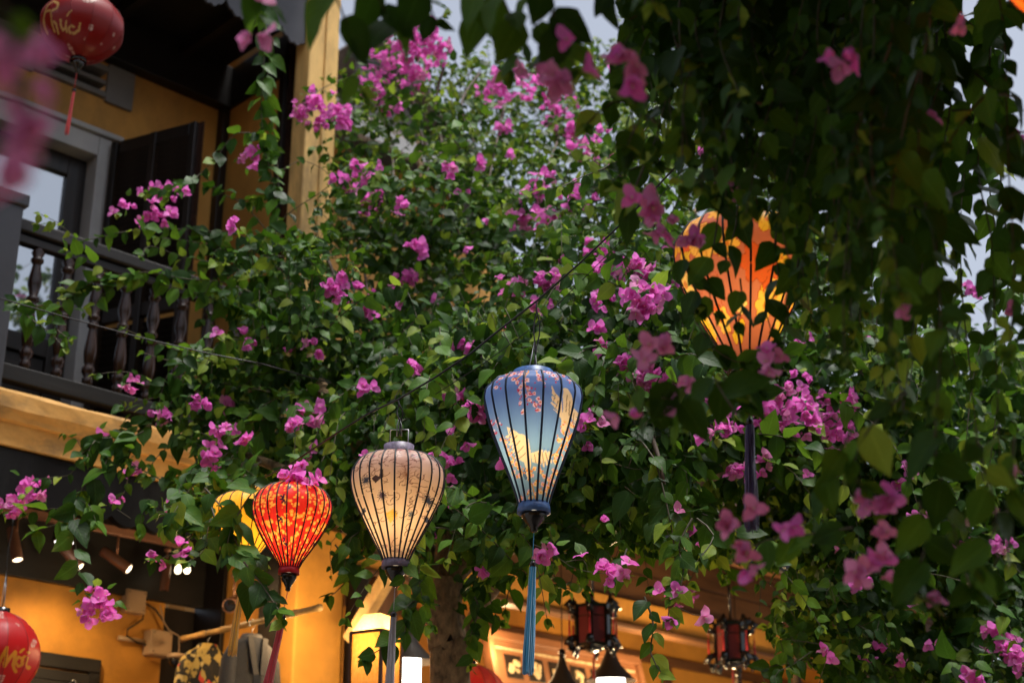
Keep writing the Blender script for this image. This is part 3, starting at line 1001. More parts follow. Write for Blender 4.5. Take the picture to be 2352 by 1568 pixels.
def paint_cream(p):
    n = p.noise(4.0, 3)
    p.c = np.ones_like(p.c) * np.array(lin(232, 200, 165))
    p.put(np.clip(n * 0.6, 0, 0.6), lin(205, 160, 130))
    p.put(np.clip((p.Y - 0.62) / 0.35, 0, 0.55), lin(190, 165, 180))
    r_ = np.random.default_rng(9)
    for k in range(150):                       # fine drawn petals
        x, y = r_.uniform(-1, 1), r_.uniform(0.02, 1)
        a = r_.uniform(0, 2 * PI); s = r_.uniform(.05, .10)
        pts = [(x + s * math.cos(a + t) * (1 + .4 * t), y + s * math.sin(a + t) / p.asp) for t in np.linspace(0, 2.2, 6)]
        p.stroke(pts, 0.0075, lin(120, 75, 65), 0.75)
    def burst(x, y, s, col, n_=17, a=0.95):
        for k in range(n_):
            an = 2 * PI * k / n_ + r_.uniform(-.1, .1)
            L = s * r_.uniform(.7, 1.05)
            p.stroke([(x, y), (x + L * math.cos(an), y + L * math.sin(an) / p.asp)], 0.014, col, a, True)
    navy = lin(45, 55, 75)
    burst(-.63, .66, .15, navy); burst(-.27, .51, .14, lin(90, 70, 90)); burst(.70, .50, .16, navy); burst(.25, .68, .22, lin(150, 100, 70), 15, .5)
    burst(.0, .36, .08, lin(120, 110, 80)); burst(-.7, .42, .07, navy); burst(.35, .36, .08, lin(110, 110, 110))
    p.poly([(-.5, .66), (-.42, .69), (-.33, .67), (-.30, .76), (-.38, .80), (-.28, .79), (-.25, .72), (-.24, .66), (-.34, .64), (-.42, .62), (-.46, .64)], lin(70, 50, 50))
    p.poly([(.60, .36), (.68, .38), (.72, .43), (.66, .42), (.70, .36), (.64, .33)], navy)
    p.poly([(-.2, .36), (-.02, .40), (.06, .34), (-.1, .28)], lin(240, 185, 60), .8)
    for k in range(40):
        x, y = r_.uniform(-1, 1), r_.choice([r_.uniform(.84, 1), r_.uniform(0, .12)])
        p.dot(x, y, r_.uniform(.03, .06), lin(70, 65, 90), .5)
        p.dot(x + .05, y, .03, lin(190, 90, 110), .5)


def paint_red(p):
    p.c = np.ones_like(p.c) * np.array(lin(228, 52, 38))
    r_ = np.random.default_rng(3)
    for k in range(1000):
        th = r_.uniform(-PI, PI); y = r_.uniform(0, 1) ** .8
        s = r_.uniform(.022, .050)
        d = np.hypot(((p.TH - th + PI) % (2 * PI) - PI) * 0.8, (p.Y - y) * p.asp)
        p.put(d < s, lin(250, 190, 70), .9)
        p.put(d < s * .4, lin(252, 222, 130), .9)
    n = p.noise(22, 8)
    p.put(n > .75, lin(225, 45, 30), .85)
    for k in range(38):
        th = r_.uniform(-PI, PI); y = r_.uniform(.03, 1)
        an = r_.uniform(0, PI)
        for q in range(3):
            a2 = an + q * 1.1
            d, _ = seg_d(p.TH, p.Y * p.asp, (th, y * p.asp), (th + .09 * math.cos(a2), y * p.asp + .09 * math.sin(a2)))
            p.put(d < .02, lin(40, 25, 60))


def paint_yellow(p):
    p.c = np.ones_like(p.c) * np.array(lin(250, 200, 60))
    n = p.noise(7, 4)
    p.put(np.clip(n - .3, 0, .5), lin(235, 160, 50))
    p.put((p.noise(5, 7) > .55) & (p.X < -.1), lin(240, 180, 130), .7)


def paint_orange(p):
    p.c = np.ones_like(p.c) * np.array(lin(206, 124, 112))
    r_ = np.random.default_rng(21)
    for k in range(84):
        th = r_.uniform(-PI, PI); y = r_.uniform(0, 1); s = r_.uniform(.12, .30)
        dx = ((p.TH - th + PI) % (2 * PI) - PI) * 0.95; dy = (p.Y - y) * p.asp
        rr = np.hypot(dx, dy); an = np.arctan2(dy, dx)
        lobes = s * (0.72 + 0.28 * np.abs(np.cos(an * r_.integers(3, 5))))
        col = [lin(252, 205, 105), lin(240, 200, 60), lin(228, 105, 60), lin(255, 222, 150), lin(245, 190, 60), lin(205, 122, 112)][r_.integers(0, 6)]
        p.put(rr < lobes * 1.07, lin(190, 84, 52))
        p.put(rr < lobes, col)
        p.put(rr < lobes * .22, lin(220, 120, 55), .8)
        p.put((rr < lobes) & (np.abs(np.sin(an * 6)) < .12) & (rr > lobes * .5), lin(200, 115, 50), .6)


def glitter(p, seed, cut=.62):
    n = p.noise(9, seed, 2)
    w = (np.abs(np.sin(p.TH * 60)) > .5) & (np.abs(np.sin(p.Y * p.asp * 70)) > .35)
    p.put((n > cut) & w, lin(230, 205, 190), .8)


def paint_chuc(p):
    p.c = np.ones_like(p.c) * np.array(lin(140, 7, 12))
    glitter(p, 5)
    ce, se = math.cos(rad(36)), math.sin(rad(36))

    def q(x, y):
        nx, ny = (x - 905) / 475, (y - 290) / 455
        s_ = math.sqrt(max(0.0, 1 - nx * nx - ny * ny))
        return (nx, min(1, max(0, .5 + .5 * (-ny * ce - s_ * se))))
    m = (p.X < .2) & (p.X > -.9) & (p.Y > .15) & (p.Y < .8)
    p.put(m, lin(140, 7, 12), .9)
    gold = lin(205, 165, 95)
    for st, w in (([(560, 110), (590, 30), (670, -15), (740, 5), (735, 60), (680, 95), (610, 90), (565, 110), (545, 200), (560, 290), (590, 350)], .028),
                  ([(655, 90), (665, 160), (680, 260), (695, 330)], .024), ([(668, 240), (700, 215), (728, 250), (742, 350)], .022),
                  ([(780, 195), (782, 265), (800, 310), (830, 290)], .024), ([(850, 210), (838, 270), (845, 325)], .022),
                  ([(935, 275), (905, 262), (875, 290), (880, 340), (930, 350), (985, 310), (1005, 235)], .022), ([(860, 150), (910, 95)], .02)):
        p.stroke([q(*a) for a in st], w, gold)


def paint_moi(p):
    p.c = np.ones_like(p.c) * np.array(lin(205, 25, 30))
    glitter(p, 11, .5)
    p.put((p.X > -.6) & (p.X < .9) & (p.Y > .22) & (p.Y < .7), lin(205, 25, 30), .95)
    q = lambda x, y: (x / 392, 1 - (y - 860) / 830)
    gold = lin(228, 160, 40)
    for st, w in (([(-60, 1430), (-20, 1390), (30, 1372), (80, 1345), (118, 1285)], .035),
                  ([(120, 1480), (140, 1410), (170, 1330), (196, 1262), (196, 1340), (180, 1420)], .032),
                  ([(182, 1430), (215, 1370), (262, 1292), (262, 1350), (250, 1420), (262, 1462)], .032),
                  ([(290, 1330), (268, 1375), (282, 1420), (308, 1395), (312, 1350), (290, 1330)], .024), ([(312, 1340), (326, 1318)], .02), ([(296, 1290), (316, 1255)], .02),
                  ([(342, 1330), (332, 1380), (340, 1420), (352, 1400)], .022)):
        p.stroke([q(*a) for a in st], w, gold)
    p.dot(*q(345, 1280), .03, gold)


def paint_plainred(p):
    p.c = np.ones_like(p.c) * np.array(lin(190, 40, 35))
    p.put(np.clip(p.noise(8, 2) * .5, 0, .5), lin(215, 120, 60))


TEAR = [(0, .30), (.06, .345), (.2, .47), (.4, .67), (.6, .86), (.75, .965), (.86, 1.0), (.94, .90), (.985, .68), (1, .40)]
TEAR2 = [(0, .27), (.05, .32), (.2, .50), (.4, .74), (.55, .90), (.68, .985), (.76, 1.0), (.87, .93), (.95, .72), (1, .32)]
BULB = [(0, .24), (.05, .29), (.2, .50), (.38, .75), (.55, .93), (.67, 1.0), (.80, .96), (.91, .78), (1, .36)]
OBL = [(0, .18), (.05, .42), (.15, .68), (.3, .90), (.5, 1.0), (.7, .90), (.85, .68), (.95, .42), (1, .18)]
blue_col = simple('blue silk band', lin(70, 105, 160), 0.4, 0.4, 60)
mauve_col = simple('mauve silk band', lin(115, 105, 125), 0.45, 0.5, 70)
red_col = simple('red silk band', lin(190, 25, 35), 0.4, 0.2, 60)
yel_col = simple('yellow silk band', lin(210, 150, 50), 0.5, 0.2, 60)

bl, bzt = lantern('tall blue silk lantern printed with cranes and blossom sprays, teal tassel below', at(1226, 1158, 5.2), 0.172, 0.452, TEAR, 16, paint_blue, 0.0040, lin(22, 38, 62), 380, 200,
             power=1.0, lcol=(1, 0.86, 0.62), collar=blue_col, tass=(lin(30, 142, 190), 0.355), thread=0.10, lean=(-0.018, 0), bulb_v=.50, collar_h=(.032, .032), twist=0.1, nst=130, tw=.016)
wl, wzt = lantern('cream and mauve silk lantern with pine sprigs and dark ribs, grey tassel below', at(909, 1287, 5.3), 0.164, 0.385, TEAR2, 22, paint_cream, 0.0032, lin(38, 40, 46), 340, 170,
             power=0.8, lcol=(1, 0.76, 0.44), collar=mauve_col, tass=(lin(150, 145, 150), 0.42), thread=0.085, lean=(-0.012, 0), bulb_v=.40, top_hoop=(.032, .06), collar_h=(.03, .026), nst=130, tw=.015)
rl, rzt = lantern('red silk lantern with yellow blossoms and dark ribs, magenta flowers resting on its top', at(664, 1304, 5.9), 0.153, 0.335, BULB, 24, paint_red, 0.0027, lin(40, 12, 16), 320, 150,
             power=0.75, lcol=(1, 0.78, 0.48), collar=red_col, tass=(lin(190, 20, 40), 0.36), thread=0.09, lean=(-0.06, 0), bulb_v=.45, collar_h=(.02, .024), nst=110, tw=.015)
yl, yzt = lantern('plain yellow silk lantern half hidden behind the red one and leaves', at(560, 1292, 6.35), 0.150, 0.30, BULB, 18, paint_yellow, 0.0024, lin(60, 38, 16), 240, 110,
             power=0.75, lcol=(1, 0.74, 0.36), collar=yel_col, tass=(lin(225, 165, 45), 0.26), thread=0.075, lean=(-0.02, 0), bulb_v=.45, finial=False, nst=110, tw=.015)
ol, ozt = lantern('big orange floral silk lantern behind dark leaves, purple tassel below', at(1716, 838, 4.3), 0.200, 0.47, TEAR2, 16, paint_orange, 0.0036, lin(30, 14, 16), 300, 150,
             power=1.0, lcol=(1, 0.82, 0.25), tass=(lin(44, 14, 78), 0.31), thread=0.07, lean=(-0.012, 0), bulb_v=.45, collar_h=(.03, .03), nst=120, tw=.017)
tl, tzt = lantern('unlit red satin lantern lettered in gold hanging in the dark balcony', at(180, 136, 7.4), 0.228, 0.40, OBL, 12, paint_chuc, 0.0012, lin(110, 10, 15), 300, 150, mat='satin',
             power=0, tass=(lin(215, 45, 40), 0.26), thread=0.10, lean=(-0.012, 0), group='round red lanterns', pinch=.02, collar_h=(.02, .02), tw=.010)
ml, mzt = lantern('round red satin lantern lettered in gold at the lower corner beside the amber wall', at(-20, 1606, 7.6), 0.210, 0.42, OBL, 12, paint_moi, 0.0012, lin(120, 12, 15), 300, 150, mat='satin',
             power=0, tass=(lin(215, 45, 40), 0.26), group='round red lanterns', pinch=.03, collar_h=(.02, .02))
dl, dzt = lantern('dull red floral lantern in the shop behind the tree trunk', at(1078, 1668, 9.3), 0.215, 0.36, OBL, 14, paint_plainred, 0.002, lin(90, 30, 20), 160, 80, mat='silk',
             power=0.3, lcol=(1, .6, .3), group='round red lanterns', collar_h=(.02, .02))
kl, kzt = lantern('orange lantern cut off at the top right corner above the dark vine', at(2506, 40, 2.5), 0.155, 0.30, OBL, 14, lambda p: p.put(np.ones(p.X.shape), lin(235, 125, 35)), 0.002, lin(110, 50, 10), 120, 60,
             power=1.2, lcol=(1, .65, .3), collar_h=(.02, .02))

# --- wires and cords
w_pts = [at(430, 1215, 6.6), at(566, 1118, 6.35), at(672, 1062, 5.9), at(780, 990, 5.5), at(850, 947, 5.35), at(915, 917, 5.3), at(1000, 866, 5.26), at(1080, 812, 5.23), at(1150, 755, 5.21), at(1232, 692, 5.2),
         at(1330, 606, 5.1), at(1445, 497, 5.0), at(1560, 375, 4.8), at(1706, 200, 4.3), at(1850, 10, 4.0), at(2100, -300, 3.6)]
cord('dark twisted wire running diagonally up from which the silk lanterns hang', w_pts, 0.0038, name='lantern_wire', cat='wire')
w2 = [at(1000, 905, 5.9), at(1110, 835, 5.85), at(1240, 740, 5.8), at(1340, 640, 5.75), at(1450, 530, 5.6), at(1620, 330, 5.3)]
cord('thin second wire behind the main lantern wire', w2, 0.0018, name='thin_wire', cat='wire')
lw_pts = [at(-60, 668, 6.4), at(0, 685, 6.4), at(150, 728, 6.42), at(330, 777, 6.46), at(480, 812, 6.5), at(600, 835, 6.55), at(760, 880, 6.7)]
cord('grey cable crossing in front of the balcony railing', lw_pts, 0.003, name='cable', cat='cable')


def hang(top, root, zt, hw, loops=2, dx=0.0):
    """A twisted cord from the wire down to a lantern, with a wire loop through its collar."""
    b = Vector((0, 0, zt))
    t = Vector(top) - Vector(root.location)
    mb = MB()
    for k in range(loops):
        pts = []
        for i in range(15):
            f = i / 14
            p = t.lerp(b - Vector((0, 0, 0.02)), f)
            a = f * 9 + k * PI
            am = 0.0055 * math.sin(min(1, f * 4) * PI / 2)
            pts.append(p + Vector((am * math.cos(a) + dx * math.sin(f * PI) * k, am * math.sin(a), 0)))
        mb.tube(pts, 0.0026, 6)
    o = mb.build('cord', M['wire'], root)
    mb = MB()
    z0 = b.lerp(t, 0.42)
    for s in (-1, 1):
        mb.tube([z0, b + Vector((s * hw * .25, 0, 0.02)), b + Vector((s * hw * .3, 0, -0.02))], 0.0022, 5)
    mb.build('wire_loop', M['steel'], o)
    return o


hang(at(1232, 692, 5.2), bl, bzt, .05, 2, .012)
hang(at(915, 917, 5.3), wl, wzt + .055, .03, 2, .01)
hang(at(672, 1062, 5.9), rl, rzt, .03, 1)
hang(at(566, 1118, 6.35), yl, yzt, .03, 1)
hang(at(1706, 200, 4.3), ol, ozt, .04, 3, .03)
hang(Vector(tl.location) + Vector((0, 0, 1.0)), tl, tzt, .03, 1)
hang(Vector(ml.location) + Vector((0, 0, .9)), ml, mzt, .03, 1)
hang(Vector(dl.location) + Vector((0, 0, .75)), dl, dzt, .03, 1)
hang(Vector(kl.location) + Vector((0, 0, .8)), kl, kzt, .03, 1)

# ================================================================== UNDER THE BALCONY
tr_ = MB(); a, b = loc(-1.2, -.70, 3.93), loc(1.15, -.70, 3.93)
tr_.bar(a, b, 0.035, 0.05)
tag(tr_.build('track_rail', M['spot'], bevel=.003), 'bronze lighting track under the dark porch ceiling', 'track')


def spotlight(label, p, aim, L=0.16, r=0.032, power=6, lit=True):
    root = thing('spotlight', label, 'spotlight', p, 0, 'track spotlights')
    d = (Vector(aim) - Vector(p)).normalized()
    q = d.to_track_quat('-Z', 'Y')
    body = MB().lathe([(r * .8, L * .55), (r, L * .5), (r, -L * .42), (r * 1.02, -L * .44), (r * 1.02, -L * .5), (r * .90, -L * .5), (r * .88, -L * .47)], 20).build('body', M['spot'], root)
    body.rotation_euler = q.to_euler()
    le = MB().lathe([(0.0005, -L * .53), (r * .5, -L * .52), (r * .86, -L * .485)], 20, cap=False).build('lens', M['lamp_warm'] if lit else M['black'], body)
    MB().tube([(0, 0, 0.02), (0, 0, 0.16)], 0.007, 8).build('stem', M['spot'], root)
    MB().tube([(-0.02, 0, 0.16), (0.02, 0, 0.16)], 0.012, 8).build('adapter', M['spot'], root)
    if lit and power:
        lamp('spot_light', tuple(Vector(p) + d * (L * .55)), power, (1, .62, .28), .03, 'SPOT', aim, 95)
    return root


spotlight('leftmost bronze spotlight on the track, its lens glowing', loc(.02, -.70, 3.74), loc(.20, -.35, 2.6), .19, .030, 24)
spotlight('tilted bronze spotlight half behind the hanging vine', loc(.36, -.70, 3.74), loc(.78, -.35, 3.15), .19, .030, 0)
spotlight('tilted bronze spotlight with glowing round lens, right of the hanging vine', loc(.66, -.70, 3.76), loc(1.2, -.25, 3.30), .19, .031, 10)
spotlight('dark bronze spotlight upright beside the magenta flowers', loc(1.0, -.70, 3.72), loc(1.0, -.8, 2), .17, .026, 0, False)
spotlight('cream spotlight pointing down left above the bamboo pole', at(536, 1385, 8.9), at(500, 1405, 8.6), .17, .042, 0, False)
dn = thing('downlight', 'round black downlight glowing above the tilted spotlight', 'downlight', at(147, 1244, 8.6))
MB().lathe([(.062, .05), (.065, .0), (.058, -.005), (.052, .004)], 24).build('housing', M['black'], dn)
MB().lathe([(.0005, -.030), (.03, -.024), (.050, -.004), (.052, .002)], 24, cap=False).build('diffuser', M['lamp_white'], dn)
lamp('downlight_light', tuple(at(147, 1272, 8.55)), 18, (1, .66, .32), .05, 'SPOT', tuple(at(147, 1600, 8.7)), 140)
for k, (px, py) in enumerate(((409, 1304), (430, 1304))):
    bb = thing('bare_bulb', 'small bright bulb behind leaves, %s of the pair' % ('left' if k == 0 else 'right'), 'bulb', at(px, py, 9.3), 0, 'small bulbs under the porch')
    MB().lathe([(.004, .03), (.012, .018), (.02, -.01), (.017, -.026), (.006, -.034)], 14).build('glass_bulb', M['lamp_warm'], bb)
    MB().lathe([(.010, .06), (.011, .018)], 12).build('socket', M['black'], bb)

# junction boxes, conduit, cables on the amber wall
def wall_box(label, u, z, w, h, d):
    root = thing('junction_box', label, 'junction box', tuple(loc(u, -1.0 + d / 2 + .003, z)), ROT, 'junction boxes on the amber wall')
    MB().box(-w / 2, w / 2, -d / 2, d / 2, -h / 2, h / 2).build('case', M['cream_plastic'], root, bevel=.006)
    MB().box(-w / 2 + .008, w / 2 - .008, -d / 2 - .006, -d / 2 - .0015, -h / 2 + .008, h / 2 - .008).build('lid', M['cream_plastic'], root, bevel=.002)
    sc = MB()
    for i in (-1, 1):
        for j in (-1, 1):
            sc.tube([(i * (w / 2 - .018), -d / 2 - .008, j * (h / 2 - .018)), (i * (w / 2 - .018), -d / 2 - .0061, j * (h / 2 - .018))], .004, 8)
    sc.build('screws', M['wire'], root)
    return root


wall_box('upper cream junction box close under the dark header beam', .96, 3.60, .14, .14, .06)
wall_box('lower cream junction box at the end of the white conduit', 1.14, 3.37, .15, .15, .09)
c_ = MB().tube([loc(.88, -.972, 3.375), loc(1.06, -.972, 3.375)], .014, 10).build('conduit', M['cream_plastic'])
tag(c_, 'short white conduit running to the lower junction box', 'conduit')
cord('black cable looping down from the upper box to the lower one', [loc(1.03, -.95, 3.57), loc(1.02, -.95, 3.50), loc(.93, -.96, 3.43), loc(.93, -.96, 3.39), loc(1.0, -.96, 3.36), loc(1.07, -.96, 3.355)], .006, name='cable', cat='cable')
cord('dark cable draped across the dark corner beside the boxes', [loc(1.03, -.95, 3.60), loc(1.10, -.94, 3.57), loc(1.16, -.93, 3.50), loc(1.2, -.93, 3.44)], .006, name='cable', cat='cable')
cord('beige cable curving round the lower junction box', [loc(1.12, -.93, 3.6), loc(1.15, -.92, 3.50), loc(1.18, -.9, 3.45), loc(1.24, -.88, 3.42), loc(1.25, -.88, 3.3), loc(1.25, -.87, 3.2)], .0045, 'cream_plastic', name='cable', cat='cable')
cam_ = thing('wall_camera', 'small dome wall camera beside the lower junction box', 'camera', at(405, 1508, 9.35))
MB().lathe([(.04, .02), (.055, .015), (.055, -.005), (.045, -.01)], 20).build('mount', M['cream_plastic'], cam_)
MB().lathe([(.043, -.01), (.040, -.035), (.025, -.055), (.004, -.062)], 20).build('dome', M['black'], cam_)

# bamboo pole
pp = [Vector(at(420, 1466, 9.3)).lerp(Vector(at(735, 1394, 8.1)), i / 24) for i in range(25)]
bo = MB().tube(pp, [.0165 + (.004 if i % 4 == 0 else 0) for i in range(25)], 10).build('bamboo_pole', M['bamboo'])
tag(bo, 'bamboo pole sloping up from the dark doorway, clothes hung on it', 'pole')


def hanger(label, top, w, rz):
    root = thing('clothes_hanger', label, 'hanger', tuple(top), rz, 'clothes hangers on the bamboo pole')
    MB().tube([(-.018, 0, -.02), (-.02, 0, .004), (0, 0, .020), (.02, 0, .004), (.014, 0, -.02), (0, 0, -.04), (0, 0, -.075)], .0035, 8).build('hook', M['steel'], root)
    MB().tube([(-w / 2, 0, -.14), (-w * .2, 0, -.095), (0, 0, -.075), (w * .2, 0, -.095), (w / 2, 0, -.14)], .009, 8).build('bar', M['black'], root)
    return root


def garment(name, label, top, w, rz, mat, L=0.75, collar=None):
    """A top hung on a hanger: shoulders slope from the neck, sleeves hang free at both sides."""
    root = thing(name, label, 'garment', tuple(top), rz)
    mb = MB()
    n = 28
    rows = [(0.0, .045, .03), (-.008, .075, .04), (-.022, w * .34, .05), (-.045, w * .47, .055), (-.085, w * .51, .06), (-.16, w * .50, .06), (-.26, w * .47, .065), (-.4, w * .46, .075), (-.55, w * .48, .085), (-L, w * .50, .09)]
    vs, fs = [], []
    for i, (z, hx, hy) in enumerate(rows):
        for k in range(n):
            a = 2 * PI * k / n
            fold = 1 + (.14 * math.sin(a * 7 + i * .3) if i > 4 else .04 * math.sin(a * 5))
            vs.append((hx * math.cos(a), hy * math.sin(a) * fold, -.085 + z))
    for i in range(len(rows) - 1):
        for k in range(n):
            fs.append((i * n + k, i * n + (k + 1) % n, (i + 1) * n + (k + 1) % n, (i + 1) * n + k))
    mb.add(vs, fs, True)
    mb.build('body', mat, root)
    for s in (-1, 1):
        pts = [(s * w * .40, 0, -.16), (s * w * .48, -.005, -.22), (s * w * .52, -.01, -.34), (s * w * .54, -.02, -.50), (s * w * .54, -.02, -.62)]
        MB().tube(pts, [.035, .045, .046, .044, .046], 14).build('sleeve', mat, root)
    cl = MB()
    m = 18
    vs, fs = [], []
    for i in range(m + 1):
        a = -PI * .5 + (2 * PI) * (i / m) + PI * .5 * 0
        for (rr, z) in ((.046, -.092), (.054, -.066), (.074, -.108)):
            vs.append((rr * 1.1 * math.cos(a), rr * .75 * math.sin(a), z))
    for i in range(m):
        for k in range(2):
            fs.append((i * 3 + k, (i + 1) * 3 + k, (i + 1) * 3 + k + 1, i * 3 + k + 1))
    cl.add(vs, fs, True)
    cl.build('collar', collar or mat, root)
    return root


def mat_floral():
    m, t, p, _ = nt('floral print cloth')
    tc = N(t, 'ShaderNodeTexCoord')
    v = N(t, 'ShaderNodeTexVoronoi', i_Scale=34.0)
    v.inputs['Randomness'].default_value = 1.0
    mp = N(t, 'ShaderNodeMapping'); mp.inputs['Scale'].default_value = (1, 1, .6)
    n = N(t, 'ShaderNodeTexNoise', i_Scale=16.0, i_Detail=5.0)
    t.links.new(tc.outputs['Object'], mp.inputs[0])
    wv = mix(t, 0.12, mp.outputs[0], n.outputs[1])
    t.links.new(mp.outputs[0], n.inputs['Vector'])
    t.links.new(wv, v.inputs['Vector'])
    r = ramp(t, [(0.0, (.01, .009, .008)), (.36, (.012, .01, .008)), (.40, (.42, .30, .08)), (.74, (.55, .42, .16)), (.84, (.02, .015, .01)), (.93, (.55, .05, .03))], 'CONSTANT')
    sx = N(t, 'ShaderNodeSeparateColor'); t.links.new(v.outputs['Color'], sx.inputs[0])
    t.links.new(sx.outputs[0], r.inputs[0])
    t.links.new(r.outputs[0], p.inputs['Base Color'])
    p.inputs['Roughness'].default_value = .8
    return m


M['floral'] = mat_floral()
h1 = Vector(pp[5]) + Vector((0, 0, 0.0)); h2 = Vector(pp[13])
hanger('hanger under the floral blouse', h1, .28, .70)
garment('floral_blouse', 'black and yellow floral blouse hung on the bamboo pole', h1, .30, .70, M['floral'])
hanger('hanger under the grey jacket', h2, .27, .75)
jk = garment('grey_jacket', 'grey jacket with dark lining hung on the bamboo pole', h2, .29, .75, M['jacket'], collar=M['jacket'])
MB().add([(-.045, -.048, -.088), (.045, -.048, -.088), (.018, -.078, -.42), (-.018, -.078, -.42), (-.045, -.056, -.088), (.045, -.056, -.088), (.018, -.088, -.42), (-.018, -.088, -.42)],
         [(0, 3, 2, 1), (4, 5, 6, 7), (0, 1, 5, 4), (1, 2, 6, 5), (2, 3, 7, 6), (3, 0, 4, 7)]).build('dark_lining', M['navy'], jk)
for s_ in (-1, 1):
    MB().bar((s_ * .05, -.060, -.09), (s_ * .022, -.094, -.30), .034, .008, up=(0, 1, 0)).build('lapel', M['jacket'], jk)


# ================================================================== SHOP THINGS
def pendant(label, p, r, diff, power):
    root = thing('pendant_lamp', label, 'pendant lamp', p, 0, 'cone pendant lamps in the shop')
    MB().lathe([(.012, .30 * r / .19), (.020, .27 * r / .19), (.030, .22 * r / .19), (r * .42, .12 * r / .19), (r * .75, .05 * r / .19), (r, 0), (r * 1.03, -.004), (r * .97, -.004), (r * .72, .04 * r / .19), (r * .38, .11 * r / .19)], 32, cap=False).build('shade', M['shade_metal'], root)
    MB().tube([(0, 0, .29 * r / .19), (0, 0, .95)], .004, 6).build('cord', M['wire'], root)
    MB().lathe([(.018, .34 * r / .19), (.022, .31 * r / .19), (.018, .28 * r / .19)], 14).build('cap', M['black'], root)
    if diff:
        MB().lathe([(diff * .92, .02), (diff, .012), (diff, -.115), (diff * .94, -.13), (diff * .5, -.14), (.001, -.142)], 28, cap=False).build('diffuser', M['lamp_white'], root)
    if power:
        lamp('pendant_light', (p[0], p[1], p[2] - .25), power, (1, .70, .36), .08)
        q = Vector(p) - Vector(FN) * 1.0
        lamp('shop_inner_fill', (q[0], q[1], q[2] + .35), power * .3, (1, .66, .32), .08)  # unseen fill lamp behind the pendant, brightens the shop interior
    return root


pendant('cone pendant lamp with bright white diffuser left of the tree trunk', at(936, 1518, 7.95), .14, .070, 30)
pendant('dark cone pendant lamp between the teal tassel and the white lit one', at(1292, 1596, 9.6), .155, 0, 0)
pendant('cone pendant lamp with white diffuser under the dark red palace lantern', at(1403, 1562, 9.9), .155, .09, 34)
pendant('small pendant lamp cut off below the right palace lantern', at(1700, 1640, 11.2), .17, .08, 50)
pendant('small dark pendant hanging far right in the shop', at(1832, 1585, 11.6), .09, 0, 0)

bx = thing('box_lantern', 'square cream paper lantern glowing with a flared open top', 'lantern', at(862, 1536, 7.3), ROT + .3)
M['paper'] = mat_silk('cream lantern paper', .1, .6, .6)
mm = MB()
hw_, hz_ = .083, .45
pcol = lin(245, 215, 150)


def mat_paper():
    m, t, p, out = nt('cream paper')
    n = N(t, 'ShaderNodeTexNoise', i_Scale=14.0, i_Detail=5.0)
    r = ramp(t, [(.3, lin(235, 200, 130)), (.7, lin(250, 225, 165))]); t.links.new(n.outputs[0], r.inputs[0])
    t.links.new(r.outputs[0], p.inputs['Base Color']); p.inputs['Roughness'].default_value = .7
    tr = N(t, 'ShaderNodeBsdfTranslucent'); t.links.new(r.outputs[0], tr.inputs['Color'])
    ms = N(t, 'ShaderNodeMixShader'); ms.inputs[0].default_value = .6
    t.links.new(p.outputs[0], ms.inputs[1]); t.links.new(tr.outputs[0], ms.inputs[2]); t.links.new(ms.outputs[0], out.inputs['Surface'])
    return m


M['paper'] = mat_paper()
for k in range(4):
    pb = MB().box(-hw_, hw_, -hw_, -hw_ + .004, -.20, .16)
    o = pb.build('paper_side', M['paper'], bx); o.rotation_euler = (0, 0, k * PI / 2)
    fl = MB().add([(-hw_, -hw_ - .002, .166), (hw_, -hw_ - .002, .166), (hw_ * .55, -hw_ * .55, .25), (-hw_ * .55, -hw_ * .55, .25)], [(0, 1, 2, 3)]).build('roof_panel', M['paper'], bx); fl.rotation_euler = (0, 0, k * PI / 2)
    po = MB().box(-hw_ - .008, -hw_ + .006, -hw_ - .008, -hw_ + .006, -.22, .165).build('corner_post', M['brown_wood_v'], bx); po.rotation_euler = (0, 0, k * PI / 2)
    ri = MB().box(-hw_, hw_, -hw_ - .009, -hw_ - .001, .154, .168).build('top_rail', M['brown_wood'], bx); ri.rotation_euler = (0, 0, k * PI / 2)
MB().lathe([(.004, .10), (.03, .07), (.04, .03), (.03, -.01), (.004, -.02)], 14).build('bulb', M['lamp_white'], bx)
lamp('box_light', (0, 0, .12), 4, (1, .72, .36), .05, parent=bx)


